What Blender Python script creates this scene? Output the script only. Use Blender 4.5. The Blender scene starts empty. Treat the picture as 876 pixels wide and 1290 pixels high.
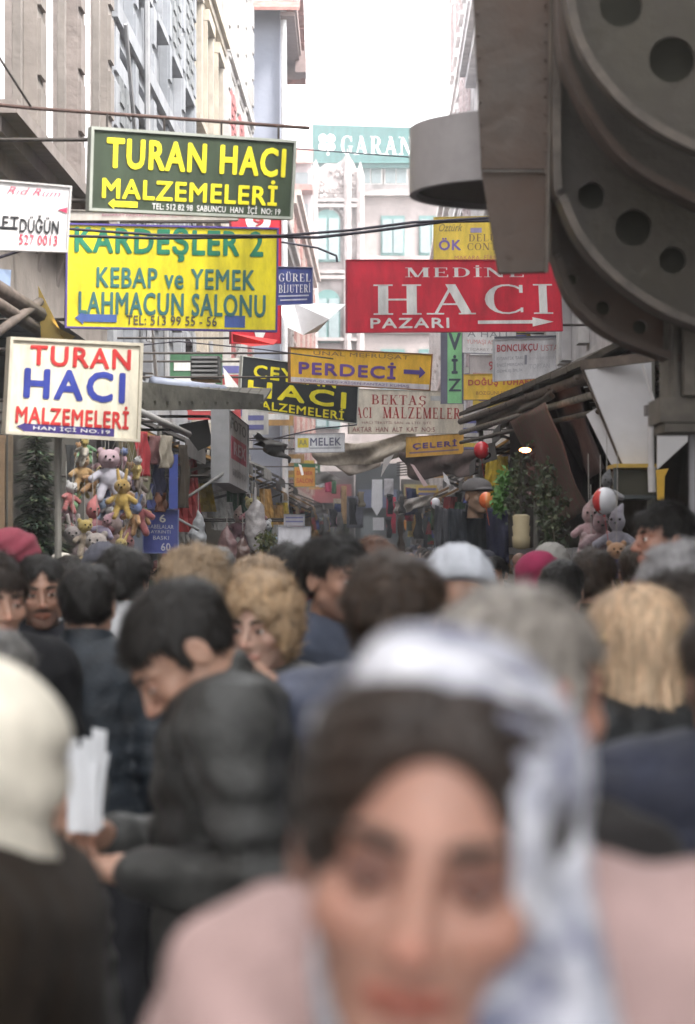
import bpy, math, random
import numpy as np
from mathutils import Vector, Matrix
random.seed(7); rng = np.random.default_rng(7)
PI = math.pi; R = math.radians
SC = bpy.context.scene
COL = SC.collection

# ------------------------------------------------------------------ camera
CAMZ = 1.75; FPX = 3000.0; CX = 438.0; HY = 688.0
cam_d = bpy.data.cameras.new('camera'); cam = bpy.data.objects.new('camera', cam_d); COL.objects.link(cam)
cam.location = (0, 0, CAMZ); cam.rotation_euler = (PI/2, 0, 0)
cam_d.sensor_fit = 'HORIZONTAL'; cam_d.sensor_width = 24; cam_d.lens = 24*FPX/876
cam_d.shift_y = (HY-645)/876; cam_d.clip_start = 0.05; cam_d.clip_end = 2000
cam_d.dof.use_dof = True; cam_d.dof.focus_distance = 22; cam_d.dof.aperture_fstop = 4.3
SC.camera = cam
# ------------------------------------------------------------------ sky and sun (overcast)
SUN_EL, SUN_ROT = R(54), R(125)
world = bpy.data.worlds.new('World'); SC.world = world; world.use_nodes = True
nt = world.node_tree; nt.nodes.clear()
sky = nt.nodes.new('ShaderNodeTexSky'); sky.sky_type = 'NISHITA'; sky.sun_disc = False
sky.sun_elevation = SUN_EL; sky.sun_rotation = SUN_ROT; sky.dust_density = 1.0; sky.air_density = 1.0
hs = nt.nodes.new('ShaderNodeHueSaturation'); hs.inputs['Saturation'].default_value = 0.05
bg = nt.nodes.new('ShaderNodeBackground'); bg.inputs['Strength'].default_value = 0.15
wo = nt.nodes.new('ShaderNodeOutputWorld')
nt.links.new(sky.outputs[0], hs.inputs['Color']); nt.links.new(hs.outputs[0], bg.inputs[0]); nt.links.new(bg.outputs[0], wo.inputs[0])
sl = bpy.data.lights.new('sun', 'SUN'); sl.energy = 1.3; sl.angle = R(14); sl.color = (1, .96, .9)
so = bpy.data.objects.new('sun', sl); COL.objects.link(so)
so.rotation_euler = (PI/2-SUN_EL, 0, PI-SUN_ROT)
SC.view_settings.view_transform = 'Standard'; SC.view_settings.look = 'None'
SC.view_settings.exposure = 2.85; SC.view_settings.gamma = 1.0; SC.view_settings.use_curve_mapping = False

# ------------------------------------------------------------------ helpers
def at(px, py, d):
    return Vector(((px-CX)/FPX*d, d, CAMZ+(HY-py)/FPX*d))
MATS = {}
def mat(name, col, rough=.7, var=.12, scale=6, bump=.0, bscale=40, metal=0, col2=None, stretch=None, alpha=1, trans=0, sheen=0, sss=0, emit=None, spec=.5, vcol=False):
    key = (name, tuple(round(c, 3) for c in col))
    if key in MATS: return MATS[key]
    m = bpy.data.materials.new(name); MATS[key] = m; m.use_nodes = True
    n = m.node_tree; N = n.nodes; L = n.links; b = N['Principled BSDF']
    b.inputs['Roughness'].default_value = rough; b.inputs['Metallic'].default_value = metal
    b.inputs['Specular IOR Level'].default_value = spec
    tc = N.new('ShaderNodeTexCoord'); mp = N.new('ShaderNodeMapping'); L.new(tc.outputs['Object'], mp.inputs[0])
    if stretch: mp.inputs['Scale'].default_value = stretch
    nz = N.new('ShaderNodeTexNoise'); nz.inputs['Scale'].default_value = scale; nz.inputs['Detail'].default_value = 5; nz.inputs['Roughness'].default_value = .65
    L.new(mp.outputs[0], nz.inputs['Vector'])
    mr = N.new('ShaderNodeMapRange'); mr.inputs[1].default_value = .3; mr.inputs[2].default_value = .7
    L.new(nz.outputs['Fac'], mr.inputs[0])
    mx = N.new('ShaderNodeMix'); mx.data_type = 'RGBA'
    c = Vector(col); c2 = Vector(col2) if col2 else c*(1-var*2)
    if not col2: c = c*(1+var*.5)
    mx.inputs[6].default_value = (*c, 1); mx.inputs[7].default_value = (*c2, 1)
    L.new(mr.outputs[0], mx.inputs[0]); out = mx.outputs[2]
    if vcol:
        vc = N.new('ShaderNodeVertexColor'); vc.layer_name = 'tint'
        m2 = N.new('ShaderNodeMix'); m2.data_type = 'RGBA'; m2.blend_type = 'MULTIPLY'; m2.inputs[0].default_value = 1
        L.new(out, m2.inputs[6]); L.new(vc.outputs[0], m2.inputs[7]); out = m2.outputs[2]
    L.new(out, b.inputs['Base Color'])
    if bump:
        n2 = N.new('ShaderNodeTexNoise'); n2.inputs['Scale'].default_value = bscale; n2.inputs['Detail'].default_value = 4
        L.new(mp.outputs[0], n2.inputs['Vector'])
        bp = N.new('ShaderNodeBump'); bp.inputs['Strength'].default_value = bump; bp.inputs['Distance'].default_value = .02
        L.new(n2.outputs['Fac'], bp.inputs['Height']); L.new(bp.outputs[0], b.inputs['Normal'])
    if alpha < 1: b.inputs['Alpha'].default_value = alpha
    if trans: b.inputs['Transmission Weight'].default_value = trans
    if sheen: b.inputs['Sheen Weight'].default_value = sheen
    if sss:
        b.inputs['Subsurface Weight'].default_value = sss; b.inputs['Subsurface Radius'].default_value = (.02, .008, .004); b.inputs['Subsurface Scale'].default_value = .5
    if emit:
        b.inputs['Emission Color'].default_value = (*emit[0], 1); b.inputs['Emission Strength'].default_value = emit[1]
    return m
def tag(o, label=None, cat=None, group=None, kind=None):
    if label: o['label'] = label
    if cat: o['category'] = cat
    if group: o['group'] = group
    if kind: o['kind'] = kind
    return o
def empty(name, loc, label, cat, group=None, rz=0):
    o = bpy.data.objects.new(name, None); COL.objects.link(o); o.location = loc; o.rotation_euler.z = rz
    o.empty_display_size = .2
    return tag(o, label, cat, group)
def link(name, me, parent=None):
    o = bpy.data.objects.new(name, me); COL.objects.link(o)
    if parent: 
        o.parent = parent
    return o
class MB:
    """collects shapes; build() links them as ONE object; vertices in world space unless parent is given a basis"""
    def __init__(s, f=None): s.v = []; s.f = []; s.f0 = f; s.mi = []; s.cm = 0
    def add(s, vs, fs):
        k = len(s.v)
        for v in vs: s.v.append(tuple(s.f0(*v)) if s.f0 else tuple(v))
        for f in fs: s.f.append(tuple(i+k for i in f)); s.mi.append(s.cm)
        return s
    def box(s, x0, x1, y0, y1, z0, z1):
        return s.add([(x0,y0,z0),(x1,y0,z0),(x1,y1,z0),(x0,y1,z0),(x0,y0,z1),(x1,y0,z1),(x1,y1,z1),(x0,y1,z1)],
                     [(0,3,2,1),(4,5,6,7),(0,1,5,4),(1,2,6,5),(2,3,7,6),(3,0,4,7)])
    def bar(s, p0, p1, w, h):
        p0 = Vector(p0); p1 = Vector(p1); d = (p1-p0).normalized()
        up = Vector((0,0,1)) if abs(d.z) < .95 else Vector((0,1,0))
        a = d.cross(up).normalized()*w/2; b = a.cross(d).normalized()*h/2
        vs = [p+sa*a+sb*b for p in (p0,p1) for sa,sb in ((-1,-1),(1,-1),(1,1),(-1,1))]
        return s.add(vs, [(0,1,2,3),(7,6,5,4),(0,4,5,1),(1,5,6,2),(2,6,7,3),(3,7,4,0)])
    def tube(s, pts, r, n=8, cap=True):
        pts = [Vector(p) for p in pts]; rs = r if isinstance(r, (list, tuple)) else [r]*len(pts)
        vs = []; fs = []
        for i, p in enumerate(pts):
            d = (pts[min(i+1, len(pts)-1)]-pts[max(i-1, 0)]).normalized()
            up = Vector((0,0,1)) if abs(d.z) < .9 else Vector((0,1,0))
            a = d.cross(up).normalized(); b = a.cross(d)
            for k in range(n): vs.append(p+(a*math.cos(2*PI*k/n)+b*math.sin(2*PI*k/n))*rs[i])
        for i in range(len(pts)-1):
            for k in range(n): fs.append((i*n+k, i*n+(k+1)%n, (i+1)*n+(k+1)%n, (i+1)*n+k))
        if cap: fs += [tuple(range(n))[::-1], tuple((len(pts)-1)*n+k for k in range(n))]
        return s.add(vs, fs)
    def prism(s, poly, ext):
        """poly: list of 3D points, ext: Vector of extrusion"""
        n = len(poly); vs = [Vector(p) for p in poly]+[Vector(p)+Vector(ext) for p in poly]
        return s.add(vs, [tuple(range(n))[::-1], tuple(range(n, 2*n))]+[(i,(i+1)%n,(i+1)%n+n,i+n) for i in range(n)])
    def sphere(s, c, r, n=10, m=7):
        c = Vector(c); r = Vector(r) if hasattr(r, '__len__') else Vector((r,r,r)); vs = [c+Vector((0,0,r.z))]
        for i in range(1, m):
            t = PI*i/m
            for k in range(n): vs.append(c+Vector((r.x*math.sin(t)*math.cos(2*PI*k/n), r.y*math.sin(t)*math.sin(2*PI*k/n), r.z*math.cos(t))))
        vs.append(c-Vector((0,0,r.z))); fs = [(0,1+k,1+(k+1)%n) for k in range(n)]
        for i in range(m-2):
            for k in range(n): fs.append((1+i*n+k,1+(i+1)*n+k,1+(i+1)*n+(k+1)%n,1+i*n+(k+1)%n))
        e = 1+(m-1)*n; fs += [(e, e-n+(k+1)%n, e-n+k) for k in range(n)]
        return s.add(vs, fs)
    def mesh(s, name, mats, smooth=False):
        me = bpy.data.meshes.new(name); me.from_pydata(s.v, [], s.f)
        for m in (mats if isinstance(mats, (list, tuple)) else [mats]): me.materials.append(m)
        me.polygons.foreach_set('material_index', s.mi)
        if smooth: me.polygons.foreach_set('use_smooth', [True]*len(me.polygons))
        me.update(); return me
    def build(s, name, mats, parent=None, smooth=False, world=True):
        """world coordinates are rewritten relative to the parent's base (and to an own base when top level)"""
        b = Vector((0,0,0))
        if world:
            if parent:
                q = parent
                while q: b = b+Vector(q.location); q = q.parent
            else:
                a = np.array(s.v); b = Vector((float(a[:,0].mean()), float(a[:,1].mean()), float(a[:,2].min())))
            s.v = [(x-b.x, y-b.y, z-b.z) for x, y, z in s.v]
        me = s.mesh(name, mats, smooth); o = link(name, me, parent)
        if world and not parent: o.location = b
        return o
def copy_tree(o, parent=None):
    c = o.copy(); COL.objects.link(c); c.parent = parent
    for ch in o.children: copy_tree(ch, c)
    return c

# ------------------------------------------------------------------ street frame: (u along the street, w out of the wall, z)
def XL(d): return -2.54+.014*d
def XR(d): return 1.9+.014*d
def FL(u, w, z): return (XL(u)+w, u, z)
def FR(u, w, z): return (XR(u)-w, u, z)
def FS(side): return FL if side < 0 else FR

# ------------------------------------------------------------------ setting: ground
stone = mat('street_stone', (.16,.155,.15), .8, .2, 3, .4, 30)
g = MB(); g.box(-400,400,-150,900,-.5,-.02); tag(g.build('ground', mat('ground_earth', (.14,.13,.12), .9)), kind='structure')
street = MB(lambda u, w, z: (XL(u)+w*(XR(u)-XL(u)), u, z))
for k in range(17): street.box(-6+k*6, k*6, 0, 1, -.016, 0)
tag(street.build('street', stone), kind='structure')
gut = MB(lambda u, w, z: ((XL(u)+XR(u))/2+w, u, z)); gut.box(-6, 94, -.12, .12, .004, .008)
tag(gut.build('gutter', mat('gutter_stone', (.1,.1,.1), .6)), kind='structure')
# ------------------------------------------------------------------ lettering
TC = {}
def text_shape(t, off=0.0, shear=0.0):
    k = (t, off, shear)
    if k not in TC:
        cu = bpy.data.curves.new('t', 'FONT'); cu.body = t; cu.space_character = 1+off*2.6; cu.shear = shear; cu.resolution_u = 3; cu.fill_mode = 'BOTH'
        o = bpy.data.objects.new('t', cu); me = bpy.data.meshes.new_from_object(o)
        v = np.array([x.co[:2] for x in me.vertices]); f = [tuple(p.vertices) for p in me.polygons]
        bpy.data.objects.remove(o); bpy.data.curves.remove(cu); bpy.data.meshes.remove(me)
        v = (v-v.min(0))/(v.max(0)-v.min(0)); v[:,1] = 1-v[:,1]
        TC[k] = (v, f)
    return TC[k]
# serif capitals: strokes (x0,y0,x1,y1,width) in a unit box (y down), arcs, and serif bars at (x, y)
TH, TN = .2, .07
def arc(cx, cy, rx, ry, a0, a1, wfun, n=14):
    out = []
    for i in range(n):
        q = []
        for a in (a0+(a1-a0)*i/n, a0+(a1-a0)*(i+1)/n):
            w = wfun(a); c, s_ = math.cos(R(a)), math.sin(R(a))
            q.append(((cx+c*rx, cy+s_*ry), (cx+c*(rx-w), cy+s_*(ry-TN*.8-(w-TN)*.1))))
        out.append([q[0][0], q[1][0], q[1][1], q[0][1]])
    return out
def st(x0, y0, x1, y1, w): return [[(x0-w/2,y0),(x0+w/2,y0),(x1+w/2,y1),(x1-w/2,y1)]]
def hb(x0, x1, y, h=.06): return [[(x0,y-h/2),(x1,y-h/2),(x1,y+h/2),(x0,y+h/2)]]
def sf(*xs, w=.38, top=True, bot=True):
    o = []
    for x in xs:
        if top: o += hb(x-w/2, x+w/2, .025, .05)
        if bot: o += hb(x-w/2, x+w/2, .975, .05)
    return o
rw = lambda a: TN+(TH-TN)*max(0, math.cos(R(a)))**1.2
lw = lambda a: TN+(TH-TN)*max(0, -math.cos(R(a)))**1.2
bw = lambda a: TN+(TH-TN)*abs(math.cos(R(a)))**1.4
SER = {
 'H': st(.22,0,.22,1,TH)+st(.78,0,.78,1,TH)+hb(.22,.78,.5)+sf(.22,.78),
 'I': st(.5,0,.5,1,TH*2)+sf(.5,w=.95), 'İ': st(.5,.0,.5,1,TH*2)+sf(.5,w=.95)+hb(.3,.7,-.16,.14),
 'A': st(.5,0,.14,1,TN)+st(.46,0,.8,1,TH*1.05)+hb(.28,.7,.66)+sf(.14,.8,top=False,w=.36),
 'C': arc(.54,.5,.48,.5,45,315,lw)+hb(.82,.9,.16,.26)+hb(.84,.9,.86,.16),
 'G': arc(.52,.5,.46,.5,40,315,lw)+st(.8,.56,.8,.9,TH*.8)+hb(.62,.98,.57,.05)+hb(.8,.88,.16,.26),
 'R': st(.24,0,.24,1,TH)+arc(.45,.27,.38,.27,-90,90,rw)+hb(.24,.46,.03)+hb(.24,.46,.51)+st(.5,.5,.82,1,TH)+sf(.24,w=.4)+hb(.72,1,.975,.05),
 'N': st(.18,0,.18,1,TN)+st(.84,0,.84,1,TN)+st(.2,0,.8,1,TH)+sf(.14,w=.3)+hb(.68,1,.025,.05),
 'M': st(.15,0,.15,1,TN)+st(.84,0,.84,1,TH)+st(.17,0,.48,1,TH*.8)+st(.8,0,.5,1,TN)+sf(.14,w=.28)+sf(.85,w=.3),
 'E': st(.28,0,.28,1,TH)+hb(.1,.85,.03)+hb(.2,.7,.5)+hb(.1,.9,.97)+st(.85,0,.85,.24,.06)+st(.7,.38,.7,.62,.05)+st(.9,.74,.9,1,.06),
 'D': st(.24,0,.24,1,TH)+arc(.42,.5,.52,.5,-90,90,rw)+hb(.06,.44,.03)+hb(.06,.44,.97),
 'B': st(.24,0,.24,1,TH)+arc(.45,.26,.38,.26,-90,90,rw)+arc(.45,.74,.46,.26,-90,90,rw)+hb(.05,.47,.03)+hb(.2,.47,.5)+hb(.05,.47,.97),
 'K': st(.22,0,.22,1,TH)+st(.8,0,.34,.55,TN)+st(.44,.42,.78,1,TH)+sf(.22,w=.38)+hb(.64,1,.975,.05)+hb(.62,.96,.025,.05),
 'T': st(.5,0,.5,1,TH)+hb(.04,.96,.03)+st(.05,0,.05,.25,.06)+st(.95,0,.95,.25,.06)+sf(.5,top=False),
 'S': arc(.5,.27,.38,.27,-20,-270,bw)+arc(.5,.73,.4,.27,-90,160,bw)+st(.88,.02,.88,.26,.06)+st(.11,.74,.11,.98,.06),
 'L': st(.28,0,.28,1,TH)+sf(.28)+hb(.2,.92,.97)+st(.9,.7,.9,1,.06),
 'Z': hb(.08,.9,.03)+st(.8,0,.2,1,TH*1.1)+hb(.08,.94,.97)+st(.1,0,.1,.24,.06)+st(.92,.74,.92,1,.06),
 'U': st(.24,0,.24,.7,TH)+st(.8,0,.8,.7,TN)+arc(.52,.66,.4,.34,0,180,lw)+sf(.24,.8,w=.36,bot=False),
 'O': arc(.5,.5,.48,.5,0,360,bw,24),
}
SER['Ü'] = SER['U']+hb(.28,.42,-.16,.14)+hb(.6,.74,-.16,.14)
SER['Ş'] = SER['S']+st(.5,1,.44,1.2,.12)
SER['P'] = SER['R'][:1]+arc(.45,.29,.42,.29,-90,90,rw)+hb(.24,.46,.03)+hb(.24,.46,.56)+sf(.24,w=.4)
SER['J'] = st(.6,0,.6,.75,TH)+sf(.6,bot=False)+arc(.4,.75,.3,.25,0,170,rw)
WID = {'I': .45, 'İ': .45, ' ': .4, 'M': 1.25, 'H': 1.1, 'N': 1.1, 'J': .7, 'E': .9, 'S': .8, 'L': .9, 'A':1.05}
def serif_shape(t, gap=.12):
    x = 0; vs = []; fs = []
    for ch in t:
        w = WID.get(ch, 1.0)
        for q in SER.get(ch, []):
            k = len(vs); vs += [(x+p[0]*w, p[1]) for p in q]; fs.append((k, k+1, k+2, k+3))
        x += w+gap
    v = np.array(vs); v[:,0] = (v[:,0]-v[:,0].min())/(v[:,0].max()-v[:,0].min())
    return v, fs
ARW = {'l': [(0,.5),(.2,0),(.2,.22),(1,.22),(1,.78),(.2,.78),(.2,1)], 'r': [(1,.5),(.72,0),(.72,.32),(0,.32),(0,.68),(.72,.68),(.72,1)]}
def signmat(col, rough=.45): return mat('sign_paint', col, rough, .2, 3.2, .06, 40, stretch=(2.2,2.2,.7))
def sign(name, label, TLp, TRp, BRp, BLp, dl, dr, bgc, items, frame=None, thick=.04, hang=None, group=None, cat='sign', fr=.018, wall=None):
    """hanging board: corners in the photo's pixels with the distance of its left and right edge; items in board pixels"""
    c = [at(*TLp, dl), at(*TRp, dr), at(*BRp, dr), at(*BLp, dl)]
    W = (TRp[0]-TLp[0]+BRp[0]-BLp[0])/2; H = (BLp[1]-TLp[1]+BRp[1]-TRp[1])/2
    nrm = ((c[1]-c[0]).cross(c[0]-c[3])).normalized()
    if nrm.y > 0: nrm = -nrm
    def M(x, y, h):
        s = x/W; t = y/H
        return (c[0]*(1-s)+c[1]*s)*(1-t)+(c[3]*(1-s)+c[2]*s)*t+nrm*h
    base = (c[2]+c[3])/2
    root = empty(name, base, label, cat, group)
    p = MB(M); p.box(0, W, 0, H, -thick, 0); p.build('panel', signmat(bgc), root)
    mpp = (c[1]-c[0]).length/W; fw = fr/mpp
    if frame:
        f = MB(M); f.box(-fw, W+fw, -fw, 0, -thick-.004, .012); f.box(-fw, W+fw, H, H+fw, -thick-.004, .012)
        f.box(-fw, 0, 0, H, -thick-.004, .012); f.box(W, W+fw, 0, H, -thick-.004, .012)
        f.build('frame', mat('sign_frame', frame, .5), root)
    for it in items:
        kd = it[0]
        if kd in ('t', 's'):
            _, txt, x0, y0, x1, y1, col = it[:7]; opt = it[7] if len(it) > 7 else {}
            v, fs = text_shape(txt, opt.get('off', .02), opt.get('shear', 0)) if kd == 't' else serif_shape(txt)
            sk = opt.get('sk', 0)
            m = MB(M); z = .004+opt.get('z', 0)
            dl_ = opt.get('off', .02)*.62*(y1-y0) if kd == 't' else 0
            for q in range(8 if dl_ > .12 else 1):      # a fat stroke: the same letters stepped round a small circle
                ex, ey = (dl_*math.cos(q*PI/4), dl_*math.sin(q*PI/4)) if dl_ > .12 else (0, 0)
                m.add([(x0+dl_+a*(x1-x0-2*dl_)+ex, y0+dl_+b*(y1-y0-2*dl_)+sk*a+ey, z+q*.0003) for a, b in v], fs)
            m.build('lettering', signmat(col), root)
        elif kd == 'a':
            _, k, x0, y0, x1, y1, col = it
            m = MB(M); m.prism([(x0+a*(x1-x0), y0+b*(y1-y0), .003) for a, b in ARW[k]], (0,0,.003)); m.build('arrow', signmat(col), root)
        elif kd == 'b':
            _, x0, y0, x1, y1, col = it
            m = MB(M); m.box(x0, x1, y0, y1, .001, .002); m.build('colour_band', signmat(col), root)
        elif kd == 'p':
            m = MB(M); m.prism([(x, y, .003) for x, y in it[1]], (0,0,.003)); m.build('emblem', signmat(it[2]), root)
        elif kd == 'line':   # rows of fine print kept as fine bars of lettering
            pass
    side = wall if wall else (-1 if base.x < -.1 else 1)
    if hang != 0:
        br = MB(); X = (XL if side < 0 else XR); q = c[0] if side < 0 else c[1]; q2 = c[3] if side < 0 else c[2]; o_ = c[1] if side < 0 else c[0]
        off = -nrm*(thick+.02)
        br.tube([q*.0+Vector((X(q.y), q.y, q.z-.05))+off, q+off-Vector((0,0,.05)), (q+o_)/2+off-Vector((0,0,.05))], .012, 6)
        br.tube([Vector((X(q.y), q.y, q2.z+.05))+off, q2+off+Vector((0,0,.05)), (q2+(c[2] if side<0 else c[3]))/2+off+Vector((0,0,.05))], .012, 6)
        br.build('bracket', mat('iron', (.07,.06,.055), .6, metal=.6), root)
    return root, M
YEL, WHT, RED, BLU, BLK = (.88,.78,.03), (.82,.81,.79), (.68,.03,.06), (.05,.07,.32), (.03,.03,.035)
sign('hanging_sign', 'dark green sign with bold yellow capitals and yellow arrow under the iron bar', (118,163), (370,180), (365,273), (115,262), 13.6, 14.2, (.045,.065,.04), [
 ('t','TURAN HACI',16,8,242,46,YEL,{'off':.055}), ('t','MALZEMELERİ',12,50,233,83,YEL,{'off':.04}), ('a','l',20,83,56,96,YEL),
 ('t','TEL: 512 82 98  SABUNCU  HAN  İÇİ  NO: 19',74,84,238,96,WHT,{'off':.02})], frame=(.35,.37,.33))
sign('hanging_sign', 'yellow kebab restaurant sign with dark green letters behind two black cables', (86,283), (349,289), (347,416), (84,411), 15.6, 15.9, (.90,.76,.02), [
 ('t','KARDEŞLER 2',8,0,246,43,(.02,.24,.13),{'off':.045,'sk':1}), ('t','KEBAP ve YEMEK',36,52,236,78,(.06,.22,.2),{'off':.04}),
 ('t','LAHMACUN SALONU',14,83,250,112,(.06,.2,.2),{'off':.04}), ('a','l',10,108,62,125,(.08,.14,.42)), ('t','TEL: 513 99 55 - 56',74,112,188,124,(.12,.12,.1),{'off':.03}),
 ('b',198,110,224,125,(.08,.14,.42))], frame=(.1,.07,.3), fr=.012)
sign('hanging_sign', 'white wedding shop sign with black letters and red phone number at the left edge', (-30,226), (88,236), (83,316), (-33,312), 12, 12.2, (.82,.8,.8), [
 ('t','NET',18,42,55,58,BLK,{'off':.04}), ('t','DÜĞÜN',56,38,106,62,BLK,{'off':.03}), ('t','527 0013',56,64,105,77,(.6,.05,.1),{'off':.03}),
 ('t','Rıd Rum',38,5,106,14,(.65,.08,.15),{'shear':.4}), ('t','Nikah Şekeri ve Davetiye',36,17,106,22,(.6,.6,.62),{'off':0}), ('p',[(103,30),(115,26),(115,34)],(.6,.05,.12)),
 ('b',0,55,54,59,BLK)], frame=(.6,.58,.58), fr=.008)
sign('hanging_sign', 'cream sign with red and blue capitals hanging above the toys', (16,428), (176,436), (172,553), (10,543), 12.8, 13.2, (.8,.74,.6), [
 ('t','TURAN',22,5,150,31,(.62,.05,.05),{'off':.055}), ('t','HACI',16,34,144,73,(.05,.07,.36),{'off':.07}), ('t','MALZEMELERİ',8,76,150,105,(.62,.05,.05),{'off':.04}),
 ('b',18,105,132,115,(.07,.05,.22)), ('p',[(10,109),(20,104),(20,115)],(.07,.05,.22)), ('t','HAN İÇİ NO.19',30,106,126,113,WHT,{'off':.03,'z':.002})], frame=(.6,.55,.45))
sign('hanging_sign', 'wide red sign lettered HACI PAZARI in white with a white arrow', (438,328), (704,328), (708,416), (438,418), 19.6, 20, (.66,.02,.05), [
 ('s','MEDİNE',72,9,222,21,WHT), ('s','HACI',32,30,258,68,WHT), ('t','PAZARI',28,72,126,85,WHT,{'off':.06}), ('a','r',162,72,258,84,WHT)],
 frame=(.45,.02,.05), fr=.008, wall=1)
sign('hanging_sign', 'orange curtain shop sign with purple letters and arrow', (366,438), (544,447), (541,491), (366,481), 23.6, 24.2, (.85,.5,.05), [
 ('t','PERDECİ',10,12,132,33,(.16,.08,.34),{'off':.05}), ('t','ÜNAL MEFRUŞAT',28,1,148,9,(.3,.16,.08),{'off':.02}), ('a','r',142,15,170,30,(.12,.08,.3)),
 ('b',0,37,176,44,(.7,.66,.68)), ('t','SÜPER-GÜNEŞ-KRİŞEN-FANTAZİ KUMAŞ',12,38,150,43,(.2,.14,.35),{'off':.01,'z':.002})], frame=(.3,.14,.06), fr=.01, wall=-1)
sign('hanging_sign', 'black sign with yellow capitals partly behind the orange curtain shop sign', (306,449), (452,468), (449,533), (302,513), 24.8, 25.6, (.025,.03,.035), [
 ('t','CEYLAN',14,8,118,25,YEL,{'off':.06}), ('t','HACI',8,28,132,49,YEL,{'off':.08}), ('t','MALZEMELERİ',12,49,130,63,YEL,{'off':.04})], frame=(.5,.52,.48), fr=.01)
sign('hanging_sign', 'cream sign with dark red serif capitals hanging over the middle of the street', (440,490), (584,494), (583,546), (440,546), 30, 30.4, (.78,.7,.58), [
 ('s','BEKTAŞ',28,6,96,18,(.45,.05,.05)), ('s','HACI',0,22,28,35,(.5,.04,.04)), ('s','MALZEMELER',42,21,140,35,(.5,.04,.04)), ('t','HACI TEKSTİL SAN. ve LTD. ŞTİ.',16,38,104,43,(.45,.2,.18)),
 ('t','AKTAR  HAN  ALT  KAT  NO:5',4,46,108,52,(.35,.08,.08)), ('b',102,6,118,12,(.6,.6,.6))], frame=(.4,.36,.3), fr=.006, wall=1)
sign('hanging_sign', 'small white sign with dark letters and a yellow square below the black sign', (372,547), (434,546), (434,569), (372,570), 31, 31, (.8,.8,.82), [
 ('t','MELEK',19,5,58,15,(.12,.12,.2),{'off':.03}), ('b',3,5,17,17,(.75,.6,.05)), ('t','AA',5,7,15,14,(.2,.2,.15),{'z':.002}), ('b',18,17,58,19,(.45,.45,.5))], frame=(.3,.3,.35), fr=.006)
sign('hanging_sign', 'small orange sign ending in ELERİ in front of the awnings', (512,551), (584,546), (584,571), (512,576), 31.5, 31.5, (.85,.48,.08), [
 ('t','ÇELERİ',8,6,64,17,(.14,.08,.34),{'off':.05}), ('b',4,19,66,21,(.3,.18,.25))], frame=(.5,.3,.08), fr=.005, wall=1)
sign('hanging_sign', 'small navy sign with white serif letters right of the yellow restaurant sign', (347,336), (393,337), (393,382), (347,384), 21, 21.3, (.06,.08,.26), [
 ('s','GÜREL',4,8,44,18,WHT), ('s','BİJUTERİ',4,22,44,32,WHT), ('b',4,35,42,37,(.5,.5,.6)), ('b',6,40,40,42,(.5,.5,.6))], frame=(.3,.3,.4), fr=.006)
sign('hanging_sign', 'square red sign with a white round emblem peeking out behind the yellow sign', (292,272), (353,275), (353,432), (292,432), 22, 22.2, (.62,.03,.05), [
 ('p',[(33+16*math.cos(a*PI/10), 4+15*math.sin(a*PI/10)) for a in range(20)], WHT), ('p',[(33+6*math.cos(a*PI/6), 4+6*math.sin(a*PI/6)) for a in range(12)], RED), ('t','9',26,0,40,12,(.5,.04,.05),{'z':.004}),
 ('p',[(28,143),(43,143),(38,155),(31,155)], WHT)], frame=(.4,.03,.04), fr=.008)
sign('hanging_sign', 'yellow sign with purple and brown letters behind the grey drum', (547,274), (640,272), (640,336), (547,336), 27, 27, (.85,.6,.05), [
 ('t','ÖK',6,26,34,42,(.2,.12,.45),{'off':.05}), ('s','DELUXE',44,22,96,31,(.28,.16,.06)), ('s','CONTA',42,33,90,42,(.28,.16,.06)), ('t','Öztürk',6,6,36,18,(.35,.25,.05),{'shear':.4}),
 ('t','MAKARA  FİRMA',26,47,86,54,(.6,.2,.1)), ('p',[(46,14),(60,14),(60,20),(46,20)],(.35,.3,.5))], frame=(.6,.45,.05), fr=.006, wall=1)
sign('vertical_sign', 'dark vertical sign with bright green letters below the red sign', (556,405), (584,405), (584,508), (556,508), 29, 29, (.13,.13,.19), [
 ('b',8,0,26,103,(.25,.62,.28)), ('t','V',9,14,25,36,(.05,.07,.1),{'off':.06,'z':.002}), ('t','İ',13,42,21,66,(.05,.07,.1),{'off':.06,'z':.002}), ('t','Z',9,72,25,88,(.05,.07,.1),{'off':.03,'z':.002})], frame=(.2,.2,.25), fr=.006, wall=1)
sign('hanging_sign', 'white sign with faint red print behind the white bead shop sign', (583,412), (650,414), (650,446), (583,444), 27.5, 27.5, (.8,.78,.79), [
 ('t','A HALI',6,4,56,12,(.3,.3,.33)), ('t','YUMAŞI AŞ',5,15,40,22,(.7,.3,.3),{'off':0}), ('t','TİCARET No 5',5,25,50,29,(.4,.35,.35),{'off':0})], frame=(.25,.25,.3), fr=.006, wall=1)
sign('hanging_sign', 'small white sign with a red mark above the amber sign', (592,448), (626,448), (626,476), (592,474), 28, 28, (.8,.75,.77), [
 ('t','9',24,7,30,18,(.7,.15,.2)), ('b',4,22,28,24,(.7,.4,.4))], frame=(.4,.35,.4), fr=.005, wall=1)
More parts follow.
